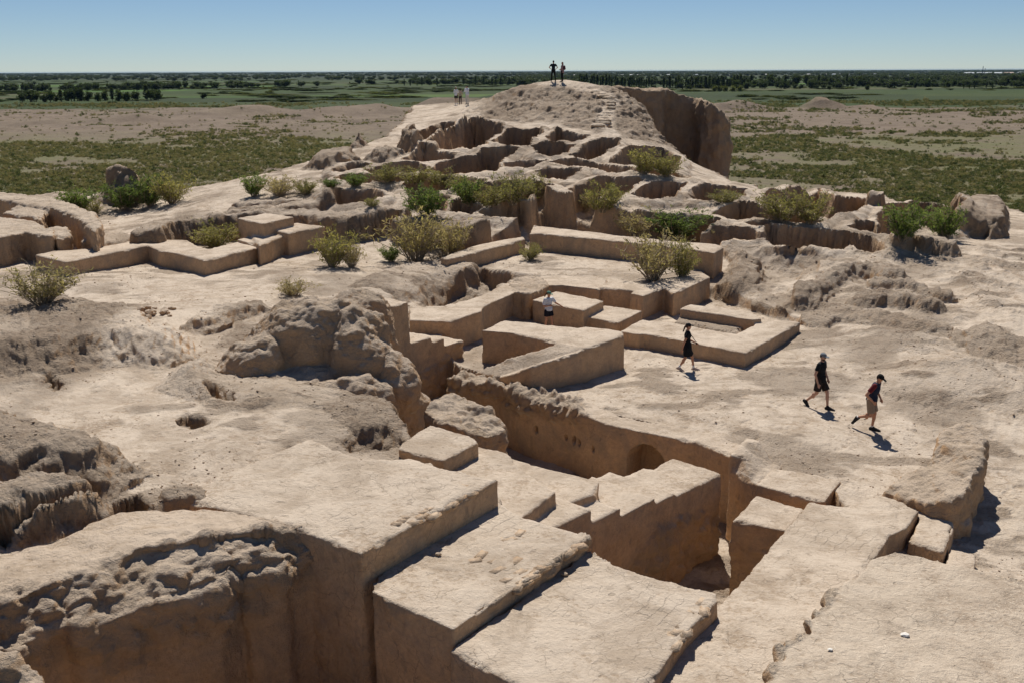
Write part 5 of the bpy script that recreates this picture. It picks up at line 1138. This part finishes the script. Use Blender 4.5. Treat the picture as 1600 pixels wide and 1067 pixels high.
    if 'strap' in outfit:
        b = bmesh.new(); cone(b, Vector(J['shR']) + Vector((-.05, .0, .06)), .016, Vector(J['chest']) + Vector((-.06, .15, -.02)), .016); cone(b, Vector(J['chest']) + Vector((-.06, .15, -.02)), .016, Vector(J['wrL']) + Vector((0, .02, .03)), .014); skin('strap', b, cloth(outfit['strap']), root, cv, 1)
        b = bmesh.new(); ell(b, Vector(J['wrL']) + Vector((.02, .05, -.02)), (.03, .03, .05)); skin('camera', b, cloth((.02, .02, .02)), root, cv, 1)
    return root
BLK = (.012, .012, .014)
person('bearded man in black T-shirt, black shorts and grey cap walking across the open court', PH(1278,640), (.75,-.66), 1.80,
  dict(kneeR=(.1,-.04,.52), ankR=(.1,-.36,.2), toeR=(.1,-.27,.04), kneeL=(-.1,.2,.53), ankL=(-.09,.25,.09), toeL=(-.1,.42,.03), elR=(.28,-.05,1.14), wrR=(.27,.05,.88), elL=(-.27,.0,1.14), wrL=(-.25,.12,.92), look=(.15,1,-.25), head=(0,.03,1.635)),
  dict(shirt=dict(col=BLK, grow=.022, sleeve=.62, hem=.86), shorts=((.03,.022,.02), .82, .115), shoes=(.02,.02,.022), socks=(BLK,.12), cap=((.16,.18,.20),.1), hair=((.03,.02,.015),''), beard=(.06,.035,.025), glasses=1), .012)
person('man in dark T-shirt with maroon sleeves, khaki shorts and black cap stepping forward', PH(1357,674), (.8,-.6), 1.78,
  dict(hipR=(.09,-.01,.92), kneeR=(.1,.06,.49), ankR=(.1,-.34,.36), toeR=(.1,-.43,.19), kneeL=(-.08,.10,.5), ankL=(-.07,.06,.09), toeL=(-.08,.24,.03), pel=(0,0,.95), abd=(0,.03,1.1), chest=(0,.08,1.28), shR=(.185,.1,1.40), shL=(-.185,.1,1.40), neck=(0,.13,1.47), head=(0,.17,1.59), look=(0,1,-.75), elR=(.33,-.06,1.14), wrR=(.22,.10,.95), elL=(-.27,.05,1.13), wrL=(-.2,.19,.95)),
  dict(shirt=dict(col=(.016,.022,.045), grow=.018, sleeve=.66, hem=.9, sleevecol=(.13,.018,.022)), shorts=((.27,.2,.14), .84, .105), shoes=(.025,.025,.025), socks=((.75,.73,.7),.14), cap=((.012,.012,.012),.1), hair=((.03,.02,.015),'')), .012, skinm=SKIN2)
person('woman with ponytail in black dress, black cap and white socks walking beside the low wall', PH(1072,580), (1,-.08), 1.68,
  dict(kneeR=(.09,-.06,.5), ankR=(.09,-.27,.15), toeR=(.09,-.13,.03), kneeL=(-.09,.2,.52), ankL=(-.09,.27,.09), toeL=(-.09,.44,.03), elR=(.24,-.14,1.12), wrR=(.24,-.2,.87), elL=(-.22,.08,1.1), wrL=(-.14,.29,1.02), look=(0,1,-.1)),
  dict(fem=True, shirt=dict(col=(.011,.011,.013), grow=.014, sleeve=.5, hem=.9), skirt=((.011,.011,.013), .56), shoes=(.42,.33,.28), socks=((.75,.73,.7),.25), cap=(BLK,.1), hair=((.07,.04,.025),'pony'), strap=(.05,.06,.06)), .012, skinm=SKIN2)
person('woman in white shirt, black shorts and green cap behind the U shaped block', PH(857,519,25), (.55,-.83), 1.66,
  dict(elR=(.26,.0,1.14), wrR=(.10,.17,1.17), elL=(-.34,.03,1.22), wrL=(-.56,.10,1.08), look=(-.35,1,-.35), kneeR=(.1,-.02,.5), ankR=(.1,-.15,.11), kneeL=(-.1,.12,.5), ankL=(-.1,.12,.09), toeL=(-.1,.28,.03), toeR=(.1,.0,.03)),
  dict(fem=True, shirt=dict(col=(.62,.64,.68), grow=.024, sleeve=.8, hem=.93), shorts=((.013,.014,.022), .55, .115), shoes=(.5,.4,.33), cap=((.10,.20,.15),.1), hair=((.10,.06,.035),'pony')), .013, skinm=SKIN2)
person('man in black clothes with hands on hips standing on top of the mound', PH(866,127.5,86,97), (.1,1), 1.80,
  dict(kneeR=(.13,.02,.5), ankR=(.17,0,.09), toeR=(.2,.15,.03), kneeL=(-.13,.02,.5), ankL=(-.17,0,.09), toeL=(-.2,.15,.03), elR=(.37,-.1,1.16), wrR=(.2,.02,1.02), elL=(-.37,-.1,1.16), wrL=(-.2,.02,1.02)),
  dict(shirt=dict(col=(.014,.02,.03), grow=.016, sleeve=.6, hem=.9), trousers=BLK, shoes=BLK, cap=((.10,.13,.15),.1), hair=((.03,.03,.03),'')), .026, False)
person('person in dusty pink top with a dark backpack standing on top of the mound', PH(880,128.5,86,97), (-.85,.35), 1.72,
  dict(elR=(.24,.02,1.14), wrR=(.18,.22,1.05), elL=(-.24,.02,1.14), wrL=(-.18,.22,1.05)), dict(fem=True, shirt=dict(col=(.33,.20,.20), grow=.03, long=True, hem=.78), trousers=BLK, shoes=(.05,.05,.07), hair=((.24,.12,.09),'long'), pack=(.09,.025,.03)), .026, False)
person('visitor in white top, dark shorts and sun hat in the group of three', PH(714,163,90,107), (.35,.9), 1.70,
  dict(elL=(-.25,.05,1.15), wrL=(-.12,.2,1.35), elR=(.25,.06,1.15), wrR=(.1,.22,1.4)), dict(fem=True, shirt=dict(col=(.7,.7,.7), grow=.03, long=True, hem=.86), shorts=((.05,.05,.045), .8, .11), shoes=(.6,.6,.6), cap=((.6,.55,.45),.3), hair=((.25,.16,.09),'long')), .026, False)
person('shorter visitor in beige shirt and dark trousers in the middle of the group of three', PH(720.5,163,90,107), (-.1,1), 1.58,
  dict(), dict(fem=True, shirt=dict(col=(.42,.34,.27), grow=.02, hem=.88), trousers=(.07,.045,.04), shoes=(.05,.04,.04), hair=((.03,.02,.015),'long')), .026, False)
person('visitor in white shirt and pale trousers raising both hands in the group of three', PH(731.5,163.5,90,107), (-.6,.7), 1.78,
  dict(elR=(.24,.12,1.18), wrR=(.08,.2,1.48), elL=(-.24,.12,1.18), wrL=(-.06,.2,1.48)), dict(shirt=dict(col=(.68,.7,.74), grow=.03, long=True, hem=.84), trousers=(.58,.55,.50), shoes=(.08,.08,.09), hair=((.03,.02,.015),'')), .026, False)
print('solid tris', TRI[0])
